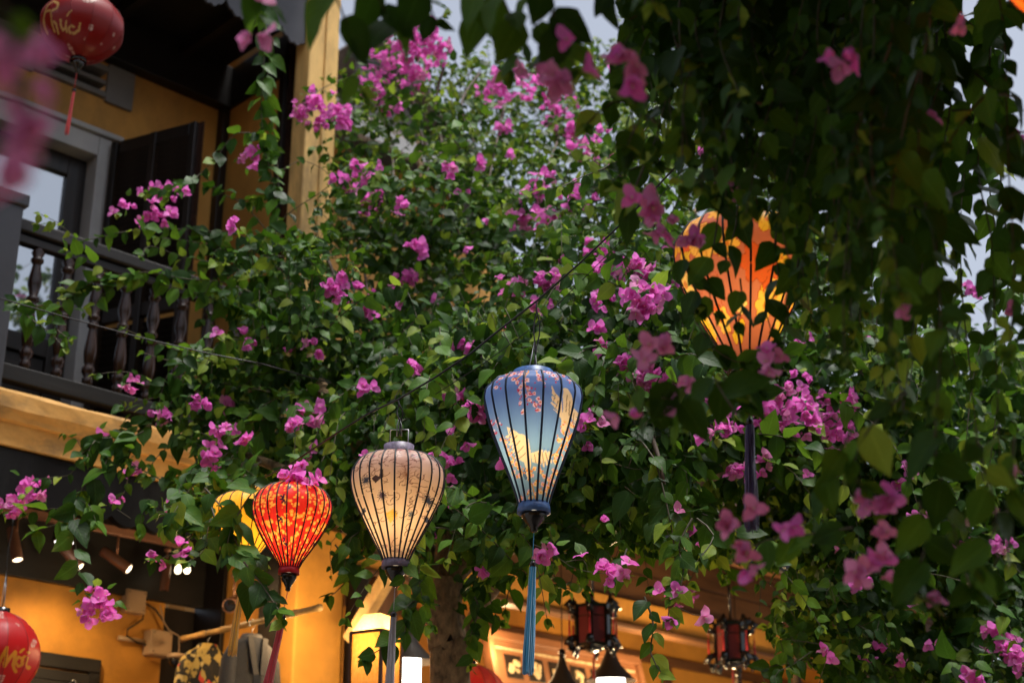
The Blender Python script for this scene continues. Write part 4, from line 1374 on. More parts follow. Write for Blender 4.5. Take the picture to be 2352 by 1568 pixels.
def palace_lantern(label, p, r, h, rz, litside=False):
    root = thing('palace_lantern', label, 'lantern', p, rz, 'dark red palace lanterns')
    for k in range(6):
        a = PI / 3 * k
        ca, sa = math.cos(a), math.sin(a)
        b0 = (r * ca, r * sa)
        MB().box(r - .014, r + .014, -.014, .014, -h / 2, h / 2).build('post', M['black'], root).rotation_euler = (0, 0, a)
        am = a + PI / 6
        ap = r * math.cos(PI / 6)
        o = MB().box(ap - .004, ap, -r * .46, r * .46, -h * .42, h * .42).build('panel', M['red_panel'], root); o.rotation_euler = (0, 0, am)
        o = MB().box(ap - .006, ap + .006, -r * .48, r * .48, h * .42, h * .5).build('top_rail', M['black'], root); o.rotation_euler = (0, 0, am)
        o = MB().box(ap - .006, ap + .006, -r * .48, r * .48, -h * .5, -h * .42).build('bottom_rail', M['black'], root); o.rotation_euler = (0, 0, am)
        o = MB().box(ap, ap + .003, -r * .46, r * .46, h * .20, h * .215).build('cross_rail', M['black'], root); o.rotation_euler = (0, 0, am)
        # scrolled brackets at head and foot
        for s in (1, -1):
            sc = MB()
            z = s * h * .5
            pts = [(r, 0, z * .52), (r + .045, 0, z * .66), (r + .066, 0, z * .90), (r + .040, 0, z * 1.10), (r + .012, 0, z * 1.0), (r + .03, 0, z * 1.34)]
            sc.tube(pts, [.016, .024, .026, .020, .016, .009], 8)
            o = sc.build('bracket', M['black'], root); o.rotation_euler = (0, 0, a)
        ts = MB()
        q = r + .05
        ts.tube([(q, 0, h * .42), (q, 0, h * .10)], .0025, 5)
        ts.tube([(q, 0, h * .10), (q, 0, -h * .48)], [.006, .009], 7)
        o = ts.build('side_tassel', M['red_cord'], root); o.rotation_euler = (0, 0, a)
    MB().lathe([(r * .2, h * .46), (r * .7, h * .5), (r * .25, h * .6), (.012, h * .64)], 6).build('top', M['black'], root)
    MB().lathe([(r * .75, -h * .48), (r * .5, -h * .56), (r * .15, -h * .62)], 6).build('base', M['black'], root)
    MB().tube([(0, 0, h * .6), (0, 0, h * 2.3)], .010, 6).build('hanging_rod', M['black'], root)
    tassel(root, (0, 0, -h * .62), .16, .008, lin(150, 15, 15), nst=20)
    return root


palace_lantern('dark red hexagonal palace lantern above the white cone lamp', tuple(at(1362, 1438, 9.5)), .105, .26, .35)
palace_lantern('dark red hexagonal palace lantern under the eave with one bright red panel', tuple(at(1680, 1478, 10.5)), .105, .27, .05)
lamp('shop_front_fill', tuple(at(1560, 1575, 11.2)), 30, (1, .66, .32), .1)  # unseen fill lamp at the shop front, without a fixture

# carved wooden panel on the shop wall
cpn = thing('carved_panel', 'framed carved wood panel with pale inlaid figures inside the shop', 'carving', tuple(loc(3.48, -.35, 3.10)), ROT)
cpn.rotation_euler = (rad(-14), 0, ROT)
MB().box(0, 1.5, 0, .04, 0, .56).build('board', M['panel_wood'], cpn)
for (x0, x1, z0, z1) in ((-.05, 1.55, .561, .63), (-.05, 1.55, -.05, -.001), (-.05, -.001, 0, .56), (1.501, 1.55, 0, .56)):
    MB().box(x0, x1, -.035, .05, z0, z1).build('frame_bar', M['panel_wood'], cpn, bevel=.008)
MB().box(.02, 1.48, -.012, -.001, .50, .515).build('inner_moulding', M['inlay'], cpn)
for k in range(6):
    u0 = .10 + .22 * k
    MB().box(u0, u0 + .16, -.006, -.001, .30, .47).build('inset', M['dark_wood'], cpn, bevel=.003)
    ic = MB()
    for j in range(9):
        a, rr = random.uniform(0, 2 * PI), random.uniform(.01, .05)
        cx, cz = u0 + .08 + rr * math.cos(a) * 1.1, .385 + rr * math.sin(a) * 1.2
        s = random.uniform(.014, .028)
        ic.add([(cx + s * math.cos(q) * random.uniform(.7, 1.2), -.006, cz + s * math.sin(q)) for q in np.linspace(0, 2 * PI, 8)[:-1]] + [(cx, -.024, cz)], [(i, (i + 1) % 7, 7) for i in range(7)], True)
    ic.build('carved_figure', M['inlay'], cpn)
me_ = MB().lathe([(.085, 0), (.115, .012), (.125, .0)], 28, cap=False).mesh('medallion', M['inlay'])
for k in range(3):
    o = link('medallion', me_, cpn); o.location = (.28 + .46 * k, -.003, .14); o.rotation_euler = (rad(90), 0, 0)

# ================================================================== VEGETATION
def leaf_geo(fold, curl, roll, seed):
    r = random.Random(seed)
    ts = [0.0, 0.07, 0.2, 0.36, 0.54, 0.72, 0.87, 1.0]
    ws = [0.0, 0.15, 0.295, 0.335, 0.285, 0.185, 0.08, 0.0]
    V, UV, F = [], [], []
    rows = []
    for i, (t, w) in enumerate(zip(ts, ws)):
        y = t - 0.02
        z = -curl * t * t
        if w == 0:
            rows.append([len(V)]); V.append((0, y, z)); UV.append((.5, t)); continue
        row = []
        for s, u in ((-1, 0.0), (0, .5), (1, 1.0)):
            jw = 1 + r.uniform(-.07, .07)
            back = -0.055 * abs(s) if i == 1 else 0
            row.append(len(V))
            V.append((s * w * jw, y + back, z + fold * abs(s) * w + roll * s * w + (0.025 * math.sin(t * 11 + seed + s) if s else 0)))
            UV.append((u, t))
        rows.append(row)
    for i in range(len(rows) - 1):
        a, b = rows[i], rows[i + 1]
        if len(a) == 1: F += [(a[0], b[1], b[0]), (a[0], b[2], b[1])]
        elif len(b) == 1: F += [(a[0], a[1], b[0]), (a[1], a[2], b[0])]
        else:
            for k in range(2):
                F += [(a[k], a[k + 1], b[k + 1]), (a[k], b[k + 1], b[k])]
    return np.array(V), np.array(F), np.array(UV)


LEAVES = [leaf_geo(.28, .10, .05, 1), leaf_geo(.12, .26, -.10, 2), leaf_geo(.45, .16, .0, 3), leaf_geo(.05, .05, .15, 4), leaf_geo(.22, .42, -.05, 5), leaf_geo(-.10, .22, .10, 6)]


def bract_geo(openness, seed):
    """Three papery bracts round a cream tube."""
    r = random.Random(seed)
    V, F, UV, MI = [], [], [], []
    for k in range(3):
        a = 2 * PI * k / 3 + r.uniform(-.25, .25)
        op = openness + r.uniform(-.18, .18)
        L = r.uniform(.88, 1.12); wd = r.uniform(.34, .43)
        ca, sa = math.cos(a), math.sin(a)
        rows = []
        for t, w in ((0.0, 0), (.14, .58), (.38, 1.0), (.66, .98), (.88, .55), (1.0, 0)):
            ang = op * (0.55 + 0.6 * t)
            rad_ = L * t * math.sin(ang); hh = L * t * math.cos(ang)
            us = ((0, .5),) if w == 0 else ((-1, 0.), (0, .5), (1, 1.))
            row = []
            for s, u in us:
                lx = s * wd * w
                cup = .34 * abs(s) * w * wd * (1 - .5 * t) + .07 * math.sin(t * 8 + s * 2.6 + seed + k)
                px_, pz_ = rad_ - cup * math.cos(ang), hh + cup * math.sin(ang)
                row.append(len(V)); V.append((px_ * ca - lx * sa, px_ * sa + lx * ca, pz_)); UV.append((u, t))
            rows.append(row)
        for i in range(5):
            A, B = rows[i], rows[i + 1]
            if len(A) == 1: F += [(A[0], B[1], B[0]), (A[0], B[2], B[1])]
            elif len(B) == 1: F += [(A[0], A[1], B[0]), (A[1], A[2], B[0])]
            else:
                for q in range(2): F += [(A[q], A[q + 1], B[q + 1]), (A[q], B[q + 1], B[q])]
    MI = [0] * len(F)
    b = len(V)
    for k in range(4):
        a = PI / 2 * k
        V.append((.03 * math.cos(a), .03 * math.sin(a), .0)); UV.append((.5, .5))
    for k in range(4):
        a = PI / 2 * k
        V.append((.055 * math.cos(a), .055 * math.sin(a), .52)); UV.append((.5, .5))
    for k in range(4):
        k2 = (k + 1) % 4
        F += [(b + k, b + k2, b + 4 + k2), (b + k, b + 4 + k2, b + 4 + k)]; MI += [1, 1]
    F += [(b + 4, b + 5, b + 6), (b + 4, b + 6, b + 7)]; MI += [1, 1]
    return np.array(V), np.array(F), np.array(UV), np.array(MI)


BRACTS = [bract_geo(.75, 1), bract_geo(1.05, 2), bract_geo(.55, 3), bract_geo(.9, 4)]


def raw_mesh(name, V, F, UV, mi, mats):
    me = bpy.data.meshes.new(name)
    nv, nf = len(V), len(F)
    me.vertices.add(nv); me.vertices.foreach_set('co', np.asarray(V, np.float32).ravel())
    me.loops.add(nf * 3); me.loops.foreach_set('vertex_index', np.asarray(F, np.int32).ravel())
    me.polygons.add(nf); me.polygons.foreach_set('loop_start', np.arange(0, nf * 3, 3, dtype=np.int32))
    me.polygons.foreach_set('material_index', np.asarray(mi, np.int32))
    me.polygons.foreach_set('use_smooth', np.ones(nf, bool))
    uv = me.uv_layers.new(name='UVMap')
    uv.data.foreach_set('uv', np.asarray(UV, np.float32)[np.asarray(F).ravel()].ravel())
    for m in mats: me.materials.append(m)
    me.update(calc_edges=True)
    me.validate()
    return me


LEAF_ME = {(k, a): raw_mesh('leaf', *LEAVES[k], np.zeros(len(LEAVES[k][1])), [LEAF_M[a]]) for k in range(len(LEAVES)) for a in range(3)}
FLOW_ME = {(k, a): raw_mesh('flower', BRACTS[k][0], BRACTS[k][1], BRACTS[k][2], BRACTS[k][3], [BRACT_M[a], M['bract_eye']]) for k in range(len(BRACTS)) for a in range(2)}


def nrm(a):
    return a / (np.linalg.norm(a, axis=-1, keepdims=True) + 1e-9)


class Bag:
    """Leaves (y along the tip direction) or flowers (z along the axis)."""
    def __init__(s): s.p, s.d, s.n, s.s, s.a = [], [], [], [], []

    def add(s, p, d, n, size, age):
        s.p.append(np.atleast_2d(p)); s.d.append(np.atleast_2d(d)); s.n.append(np.atleast_2d(n)); s.s.append(np.atleast_1d(size)); s.a.append(np.atleast_1d(age))

    def arrays(s):
        return np.concatenate(s.p), nrm(np.concatenate(s.d)), np.concatenate(s.n), np.concatenate(s.s), np.concatenate(s.a).astype(int)


def emit(bag, root, kind, n_obj=300):
    """The ones that show largest become objects of their own, the rest one part."""
    P, D, Nn, S, A = bag.arrays()
    if kind == 'leaf':
        X = nrm(np.cross(D, Nn)); Z = np.cross(X, D); R = np.stack([X, D, Z], -1)
        geo, mes, rest = LEAVES, LEAF_ME, 'leaves'
        mats = LEAF_M
    else:
        X = nrm(np.cross(np.array([.3, .2, 1.0]) + 0 * D, D) + 1e-6); Y = np.cross(D, X); R = np.stack([X, Y, D], -1)
        geo, mes, rest = BRACTS, FLOW_ME, 'flowers'
        mats = BRACT_M + [M['bract_eye']]
    C = P + D * S[:, None] * .5
    px, py, f = proj(C)
    vis = np.zeros(len(P)); grid = {}
    cell = 26
    for i in np.argsort(f):
        if not (-20 < px[i] < W + 20 and -20 < py[i] < H + 20) or f[i] < .1: continue
        k = (int(px[i] // cell), int(py[i] // cell))
        c = grid.get(k, 0.0)
        vis[i] = max(0.02, 1 - c)
        grid[k] = c + min(1, .6 * (S[i] / f[i] * FOC / cell) ** 2 * .35)
    face = np.abs(np.einsum('ij,ij->i', Nn, nrm(CAM - C)))
    score = vis * (S / f) ** 2 * (0.4 + .6 * face)
    var = rng.integers(0, len(geo), len(P))
    order = np.argsort(-score)
    single = order[:n_obj]; many = order[n_obj:]
    o0 = np.array(root.location)
    for i in single:
        o = link(kind, mes[(int(var[i]), int(A[i]))], root)
        m4 = np.eye(4); m4[:3, :3] = R[i] * S[i]; m4[:3, 3] = P[i] - o0
        o.matrix_local = Matrix(m4.tolist())
    if len(many):
        VV, FF, UU, MI = [], [], [], []
        b = 0
        for k in range(len(geo)):
            ids = many[var[many] == k]
            if not len(ids): continue
            gv, gf, gu = geo[k][0], geo[k][1], geo[k][2]
            v = np.einsum('nij,vj->nvi', R[ids], gv) * S[ids][:, None, None] + (P[ids] - o0)[:, None, :]
            VV.append(v.reshape(-1, 3))
            FF.append((gf[None] + (np.arange(len(ids)) * len(gv))[:, None, None] + b).reshape(-1, 3))
            UU.append(np.tile(gu, (len(ids), 1)))
            if kind == 'leaf': MI.append(np.repeat(A[ids], len(gf)))
            else:
                mi = np.tile(geo[k][3], (len(ids), 1)); mi = np.where(mi == 1, 2, A[ids][:, None]); MI.append(mi.ravel())
            b += len(ids) * len(gv)
        me = raw_mesh(rest, np.concatenate(VV), np.concatenate(FF), np.concatenate(UU), np.concatenate(MI), mats)
        link(rest, me, root, 'stuff')


class Stems:
    def __init__(s): s.v, s.f, s.n = [], [], 0

    def add(s, pts, r0, r1, n=4):
        pts = np.asarray(pts, float); m = len(pts)
        d = nrm(np.gradient(pts, axis=0))
        x = nrm(np.cross(d, np.array([.21, .33, .92]))); y = np.cross(d, x)
        rr = np.linspace(r0, r1, m)[:, None]
        ring = np.stack([pts + (x * math.cos(2 * PI * k / n) + y * math.sin(2 * PI * k / n)) * rr for k in range(n)], 1).reshape(-1, 3)
        i = np.arange(m - 1)[:, None] * n; k = np.arange(n)[None]; k2 = (k + 1) % n
        q = np.stack([i + k, i + k2, i + n + k2, i + n + k], -1).reshape(-1, 4) + s.n
        s.v.append(ring); s.f.append(q); s.n += len(ring)

    def build(s, name, m, root, kind='stuff'):
        if not s.v: return
        V = np.concatenate(s.v) - np.array(root.location); F = np.concatenate(s.f)
        me = bpy.data.meshes.new(name)
        me.vertices.add(len(V)); me.vertices.foreach_set('co', V.astype(np.float32).ravel())
        me.loops.add(F.size); me.loops.foreach_set('vertex_index', F.astype(np.int32).ravel())
        me.polygons.add(len(F)); me.polygons.foreach_set('loop_start', np.arange(0, F.size, 4, dtype=np.int32))
        me.polygons.foreach_set('use_smooth', np.ones(len(F), bool))
        me.materials.append(m); me.update(calc_edges=True)
        return link(name, me, root, kind)


UP = np.array([0, 0, 1.0])


def resample(pts, step):
    pts = np.asarray(pts, float)
    # Catmull-Rom through the points
    out = []
    n = len(pts)
    for i in range(n - 1):
        p0, p1, p2, p3 = pts[max(i - 1, 0)], pts[i], pts[i + 1], pts[min(i + 2, n - 1)]
        L = np.linalg.norm(p2 - p1); k = max(2, int(L / step))
        for t in np.arange(k) / k:
            out.append(.5 * ((2 * p1) + (-p0 + p2) * t + (2 * p0 - 5 * p1 + 4 * p2 - p3) * t * t + (-p0 + 3 * p1 - 3 * p2 + p3) * t ** 3))
    out.append(pts[-1])
    return np.array(out)


def shoot(bag, stems, pts, size, step, young=.15, droop=.5, r0=.003, r1=.0015, ages=(.55, .35), jit=.25, front=.25, skip=0.0):
    """A stem with leaves set alternately along it."""
    q = resample(pts, step)
    if stems is not None: stems.add(q, r0, r1)
    d = nrm(np.gradient(q, axis=0))
    n = len(q)
    tocam = nrm(CAM - q)
    for i in range(1, n):
        if random.random() < skip: continue
        side = np.cross(d[i], tocam[i]); side /= np.linalg.norm(side) + 1e-9
        s = 1 if i % 2 else -1
        f = i / n
        v = side * s * .75 + d[i] * .45 - UP * droop + tocam[i] * front + rng.normal(0, jit, 3)
        nn = UP * .55 + tocam[i] * .65 + rng.normal(0, .35, 3)
        sz = size * (1.08 - .55 * max(0, f - .55) / .45) * random.uniform(.55, 1.25)
        a = random.random()
        yb = young * (.4 + 2.2 * max(0, f - .6) / .4)
        age = 2 if a < yb else (1 if a < yb + ages[1] else 0)
        bag.add(q[i] + rng.normal(0, .004, 3), v, nn, sz, age)
    # growing tip
    for k in range(3):
        v = d[-1] * .8 + rng.normal(0, .5, 3) - UP * .2
        bag.add(q[-1], v, UP * .6 + tocam[-1] * .5 + rng.normal(0, .3, 3), size * random.uniform(.3, .5), 2 if random.random() < .3 + young else 1)


def cluster(fb, lb, c, R, n, size, age_p=0.1, leaves=True, ylf=.2):
    c = np.asarray(c, float)
    tocam = nrm(CAM - c)
    for k in range(n):
        o = rng.normal(0, 1, 3); o /= np.linalg.norm(o)
        if o @ tocam < -.2: o = -o
        p = c + o * R * random.uniform(.25, 1.0) * np.array([1, .7, .85])
        ax = o * .7 + tocam * .45 + UP * random.uniform(-.5, .5) + rng.normal(0, .45, 3)
        fb.add(p, ax, UP, size * random.uniform(.72, 1.2), 1 if random.random() < age_p else 0)
    if leaves:
        for k in range(max(2, n // 3)):
            o = rng.normal(0, 1, 3); o /= np.linalg.norm(o)
            lb.add(c + o * R * .8 - tocam * R * .5, o * .8 - UP * .3, tocam * .5 + UP * .6, size * random.uniform(.9, 1.5), 2 if random.random() < ylf else 1)


# ---- main bougainvillea: surface that leans from the eave out over the street
DPTS = np.array([(100, 650, 7.5), (60, 1120, 7.0), (250, 1000, 7.0), (600, 300, 7.9), (620, 60, 7.8), (760, 300, 8.4), (900, 200, 8.9), (1250, 150, 9.2), (1450, 150, 9.4), (1000, 600, 7.9), (1300, 500, 8.0), (560, 650, 7.5), (700, 800, 7.1), (900, 930, 6.4),
                 (400, 1080, 6.9), (180, 1300, 6.5), (480, 1200, 6.3), (620, 1360, 5.75), (780, 1120, 6.35), (1120, 1050, 6.1), (1300, 900, 6.1), (1500, 1100, 5.35), (1540, 1350, 5.2), (1500, 780, 6.2), (1300, 1290, 5.4),
                 (1000, 1250, 6.75), (1230, 1190, 6.5), (1000, 1420, 6.6), (1750, 1000, 6.5), (1720, 1270, 7.2), (1900, 1350, 7.2), (2100, 1450, 7.2), (2100, 1000, 6.9), (2300, 1200, 7.2), (2300, 800, 8.0), (1900, 600, 7.6), (1650, 400, 8.2)], float)


def depth(px, py):
    w = 1 / (((DPTS[:, 0] - px) / 1.0) ** 2 + ((DPTS[:, 1] - py) / 1.0) ** 2 + 900) ** 1.6
    return float((w * DPTS[:, 2]).sum() / w.sum())


MAIN = [(520, 620), (600, 560), (640, 640), (700, 560), (750, 480), (770, 330), (775, 250), (830, 175), (860, 90), (960, 60), (1040, 130), (1110, 175), (1180, 165), (1260, 190), (1350, 150),
        (1430, 110), (1500, 110), (1600, 280), (1720, 430), (1850, 560), (2000, 690), (2150, 770), (2380, 850), (2760, 900), (2760, 1600), (1870, 1600), (1850, 1480), (1830, 1400), (1760, 1300), (1680, 1270),
        (1600, 1240), (1500, 1200), (1460, 1270), (1400, 1250), (1330, 1290), (1240, 1270), (1180, 1310), (1110, 1360), (1040, 1325), (960, 1325), (950, 1260), (860, 1210), (770, 1190), (700, 1150), (630, 1180), (600, 1150), (560, 1180), (490, 1260), (410, 1230),
        (420, 1130), (470, 1040), (480, 960), (430, 900), (440, 830), (520, 800), (470, 740), (500, 680)]
HOLES = [(895, 388, 45, 38), (712, 420, 80, 200), (690, 330, 60, 90), (1040, 140, 60, 40), (1800, 1330, 80, 60), (555, 1170, 85, 90)]
mp_ = np.array(MAIN, float)


def in_main(x, y):
    return bool(inside(np.array([x]), np.array([y]), MAIN)[0])


VN = thing('bougainvillea', 'large magenta flowered bougainvillea climbing from a trunk over the shop eave', 'climbing plant', tuple(at(1030, 1480, 7.0) * np.array([1, 1, 0])))
lb, fb, stm = Bag(), Bag(), Stems()
lump = np.random.default_rng(2).uniform(0, 6.28, (8, 3))


def bulge(x, y):
    v = 0
    for i, (a, b, c) in enumerate(lump):
        f = .006 * (1 + i * .45)
        v += math.sin(x * f * math.cos(a) + y * f * math.sin(a) + b) / (1 + i * .35)
    return v * .30


ntw = 0
random.seed(41)
while ntw < 5000:
    x, y = random.uniform(380, 2760), random.uniform(50, 1600)
    if not in_main(x, y): continue
    if any(((x - hx) / rx) ** 2 + ((y - hy) / ry) ** 2 < 1 for hx, hy, rx, ry in HOLES): continue
    # thinner towards the top where single stems and the sky show through
    if y < 420 and 760 < x < 1500 and random.random() < .42 * (1 - (y - 60) / 360): continue
    if x < 620 and y < 1010 and random.random() < .4: continue
    if 985 < x < 1085 and y > 1300: continue
    if 1000 < x < 1460 and 1230 < y and random.random() < .55: continue
    layer = random.random() ** 1.5
    Y = depth(x, y) + bulge(x, y) + layer * .85
    if ntw % 5 == 0: Y += .5
    p = at(x, y, Y)
    upper = y < 700
    L = random.uniform(.12, .30)
    out = np.array([random.gauss(0, .55), -.75 + random.gauss(0, .3), (.75 if upper else .15) + random.gauss(0, .4)])
    out /= np.linalg.norm(out)
    end = p + out * L
    tip = end + np.array([random.gauss(0, .04), -.03, -L * (.15 if upper else .55)])
    under = 1 if (y > 1120 and 820 < x < 1480) else 0
    yg = .05 + ((.45 if x > 1080 else .28) if y < 480 else .08) + (.06 if x < 700 else 0) - (.05 if under else 0)  # more young leaves high up, partly imitating greens backlit by the sky
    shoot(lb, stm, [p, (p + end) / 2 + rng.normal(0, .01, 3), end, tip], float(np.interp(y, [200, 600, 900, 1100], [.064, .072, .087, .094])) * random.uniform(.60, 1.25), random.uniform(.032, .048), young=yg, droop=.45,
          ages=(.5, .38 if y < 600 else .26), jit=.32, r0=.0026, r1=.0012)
    ntw += 1

# long loose shoots standing out of the mass
nl = 0
while nl < 120:
    x, y = random.uniform(560, 2380), random.uniform(60, 1350)
    if x < 820 and y < 640: continue
    if not in_main(x, y) or any(((x - hx) / (rx + 40)) ** 2 + ((y - hy) / (ry + 40)) ** 2 < 1 for hx, hy, rx, ry in HOLES): continue
    p = at(x, y, depth(x, y) + bulge(x, y))
    L = random.uniform(.35, .75)
    u_ = 1.0 if y < 620 else .25
    dv = nrm(np.array([random.gauss(0, .7), -.55 + random.gauss(0, .25), u_ * random.uniform(.3, 1.2)]))
    a_ = p + dv * L * .5
    b_ = p + dv * L + np.array([0, 0, -L * random.uniform(.1, .5)])
    c_ = b_ + np.array([dv[0] * .15, -.08, -L * (.12 if y < 620 else .45)])
    shoot(lb, stm, [p, a_, b_, c_], float(np.interp(y, [200, 900], [.076, .092])), .042, young=.28, droop=.45, ages=(.25, .5), jit=.28, r0=.0036, r1=.0014)
    if random.random() < .45:
        cluster(fb, lb, c_, .05, random.randint(2, 6), .044, .15)
    nl += 1

# tendrils over the balcony and loose sprays: picture points give the course, the distance is their own
T = [([(960, 1340), (955, 1390), (960, 1440)], 6.75, 6.75, .085, .036), ([(1120, 1340), (1130, 1390), (1150, 1430)], 6.7, 6.7, .08, .04),
     ([(1250, 1290), (1180, 1330), (1160, 1400)], 6.6, 6.6, .08, .045), ([(620, 540), (560, 470), (500, 440), (470, 400)], 7.5, 7.3, .075, .05),
     ([(520, 960), (420, 1000), (360, 1050), (330, 1100)], 6.95, 6.8, .08, .04), ([(600, 1105), (565, 1150), (530, 1215), (520, 1270)], 6.1, 6.05, .10, .042), ([(470, 1120), (520, 1180), (545, 1250), (600, 1290)], 6.15, 6.05, .10, .045), ([(560, 1090), (600, 1120), (590, 1180)], 6.2, 6.1, .085, .045),
     ([(612, 20), (622, 110), (612, 220), (632, 320), (640, 430)], 7.5, 7.4, .082, .055),
     ([(600, -30), (608, 60), (606, 150), (600, 260), (618, 380), (634, 460), (628, 620)], 7.5, 7.3, .098, .045),
     ([(640, 470), (600, 330), (545, 305), (490, 370), (435, 420), (385, 455)], 7.4, 7.1, .080, .05),
     ([(720, 640), (640, 520), (760, 420), (700, 370), (650, 390)], 7.7, 7.5, .06, .045),
     ([(690, 250), (730, 210), (790, 180)], 7.9, 8.2, .075, .06),
     ([(660, 640), (560, 545), (460, 530), (350, 525), (270, 535), (190, 550), (130, 510), (92, 492)], 7.5, 7.0, .078, .036),
     ([(650, 590), (520, 570), (440, 555), (360, 545)], 7.5, 7.2, .078, .036),
     ([(660, 660), (520, 610), (420, 590), (345, 565), (325, 590)], 7.4, 7.1, .076, .04),
     ([(640, 700), (520, 650), (420, 640), (330, 625), (210, 650), (120, 700), (20, 690), (-20, 680)], 7.3, 6.8, .088, .04),
     ([(210, 650), (150, 690), (120, 740), (160, 780)], 7.0, 6.85, .085, .035),
     ([(100, 700), (60, 720), (110, 760), (150, 800)], 6.9, 6.85, .09, .035),
     ([(620, 740), (500, 690), (400, 660), (300, 640), (230, 660)], 7.3, 7.0, .076, .04),
     ([(640, 800), (540, 800), (440, 810), (370, 790), (285, 755)], 7.1, 6.9, .076, .036),
     ([(600, 840), (500, 830), (400, 830), (330, 810)], 7.0, 6.85, .074, .04),
     ([(620, 900), (500, 880), (400, 890), (300, 855), (215, 860)], 7.0, 6.8, .074, .034),
     ([(620, 950), (500, 930), (400, 910), (290, 925)], 7.0, 6.9, .07, .036),
     ([(600, 985), (480, 965), (380, 960), (300, 985), (250, 1000), (190, 1040), (160, 1090), (90, 1100), (55, 1135)], 7.0, 6.7, .078, .04),
     ([(360, 965), (290, 1000), (220, 1010), (200, 1050)], 6.9, 6.7, .07, .034),
     ([(330, 990), (260, 1030), (235, 1080), (190, 1120), (170, 1170), (172, 1230), (178, 1290), (190, 1340), (205, 1380)], 6.75, 6.45, .105, .048),
     ([(560, 1010), (470, 1080), (400, 1110), (330, 1080), (300, 1060), (290, 1030)], 6.9, 6.7, .08, .04),
     ([(300, 1070), (285, 1130), (265, 1150)], 6.75, 6.7, .06, .04),
     ([(580, 1010), (510, 1070), (470, 1130), (430, 1170), (370, 1180), (350, 1165)], 6.7, 6.4, .07, .04),
     ([(600, 1060), (520, 1110), (470, 1170), (440, 1230), (400, 1270), (355, 1285)], 6.6, 6.3, .085, .036),
     ([(560, 1060), (510, 1140), (480, 1200), (470, 1260), (430, 1290)], 6.5, 6.25, .085, .036),
     ([(480, 1150), (510, 1230), (550, 1300), (590, 1345), (640, 1390), (650, 1420)], 6.2, 5.75, .105, .050),
     ([(560, 1290), (600, 1340), (640, 1400)], 5.9, 5.75, .10, .05),
     ([(770, 1250), (800, 1290), (830, 1300)], 6.6, 6.6, .08, .05),
     ([(840, 1250), (790, 1340), (755, 1370)], 6.8, 6.7, .07, .05),
     ([(975, 1350), (940, 1400), (930, 1450), (890, 1480), (840, 1510)], 6.4, 6.2, .10, .05),
     ([(1010, 1390), (950, 1380), (930, 1400)], 6.4, 6.3, .09, .05),
     ([(1090, 1370), (1100, 1400), (1080, 1460)], 6.5, 6.5, .085, .04),
     ([(1190, 1310), (1270, 1340), (1340, 1360)], 6.6, 6.6, .075, .05),
     ([(1470, 1010), (1500, 1050), (1520, 1110), (1540, 1200), (1550, 1280), (1540, 1350), (1535, 1420)], 5.4, 5.2, .075, .034),
     ([(1590, 1190), (1560, 1250), (1570, 1310), (1555, 1370)], 5.3, 5.2, .07, .032),
     ([(1480, 1370), (1500, 1430), (1495, 1500), (1520, 1545)], 5.3, 5.2, .075, .032),
     ([(1440, 1260), (1420, 1310), (1400, 1340)], 5.5, 5.4, .075, .04),
     ([(1600, 1190), (1640, 1230), (1600, 1290)], 5.6, 5.5, .075, .04),
     ([(1860, 1300), (1800, 1400), (1760, 1440)], 7.5, 7.5, .07, .04),
     ([(1850, 1350), (1840, 1440), (1810, 1520)], 7.4, 7.4, .07, .04),
     ([(1530, 220), (1480, 300), (1420, 370), (1340, 405), (1290, 430)], 5.0, 4.8, .075, .06)]
for pts, y0, y1, sz, st in T:
    n = len(pts)
    P3_ = [at(px, py, y0 + (y1 - y0) * i / (n - 1)) for i, (px, py) in enumerate(pts)]
    yg = .30 if pts[0][0] > 1400 and pts[0][1] > 900 else (.16 if pts[0][1] < 850 else .05)
    sz *= 1.12
    shoot(lb, stm, P3_, sz, st, young=yg, droop=.5, ages=(.3, .50 if pts[0][1] < 850 else .25), jit=.25, front=.35, r0=.0042, r1=.002)
    if pts[0][0] > 290 and pts[0][1] > 460 and pts[-1][0] < 560:
        q_ = resample(P3_, .05)
        for i in range(len(q_)):
            if random.random() < .34 * (1 - .8 * i / len(q_)):
                e_ = q_[i] + np.array([random.gauss(-.04, .06), random.gauss(-.04, .05), random.gauss(.0, .07)])
                shoot(lb, stm, [q_[i], (q_[i] + e_) / 2, e_ + np.array([-.03, 0, -.03])], sz * .9, .034, young=yg, droop=.45, ages=(.35, .45), jit=.3, r0=.002, r1=.001)
# bare thin flower twigs
for pts, Y in (([(1225, 1250), (1270, 1270), (1310, 1300), (1370, 1315), (1440, 1315)], 5.35), ([(1300, 1290), (1340, 1285), (1350, 1310)], 5.35), ([(1550, 1390), (1590, 1410), (1612, 1412)], 5.2),
               ([(960, 560), (965, 600), (900, 730)], 7.6), ([(1080, 790), (1120, 820), (1150, 880)], 6.1), ([(300, 1190), (270, 1170), (255, 1165)], 6.7)):
    stm.add(resample([at(a, b, Y) for a, b in pts], .03), .0018, .001)

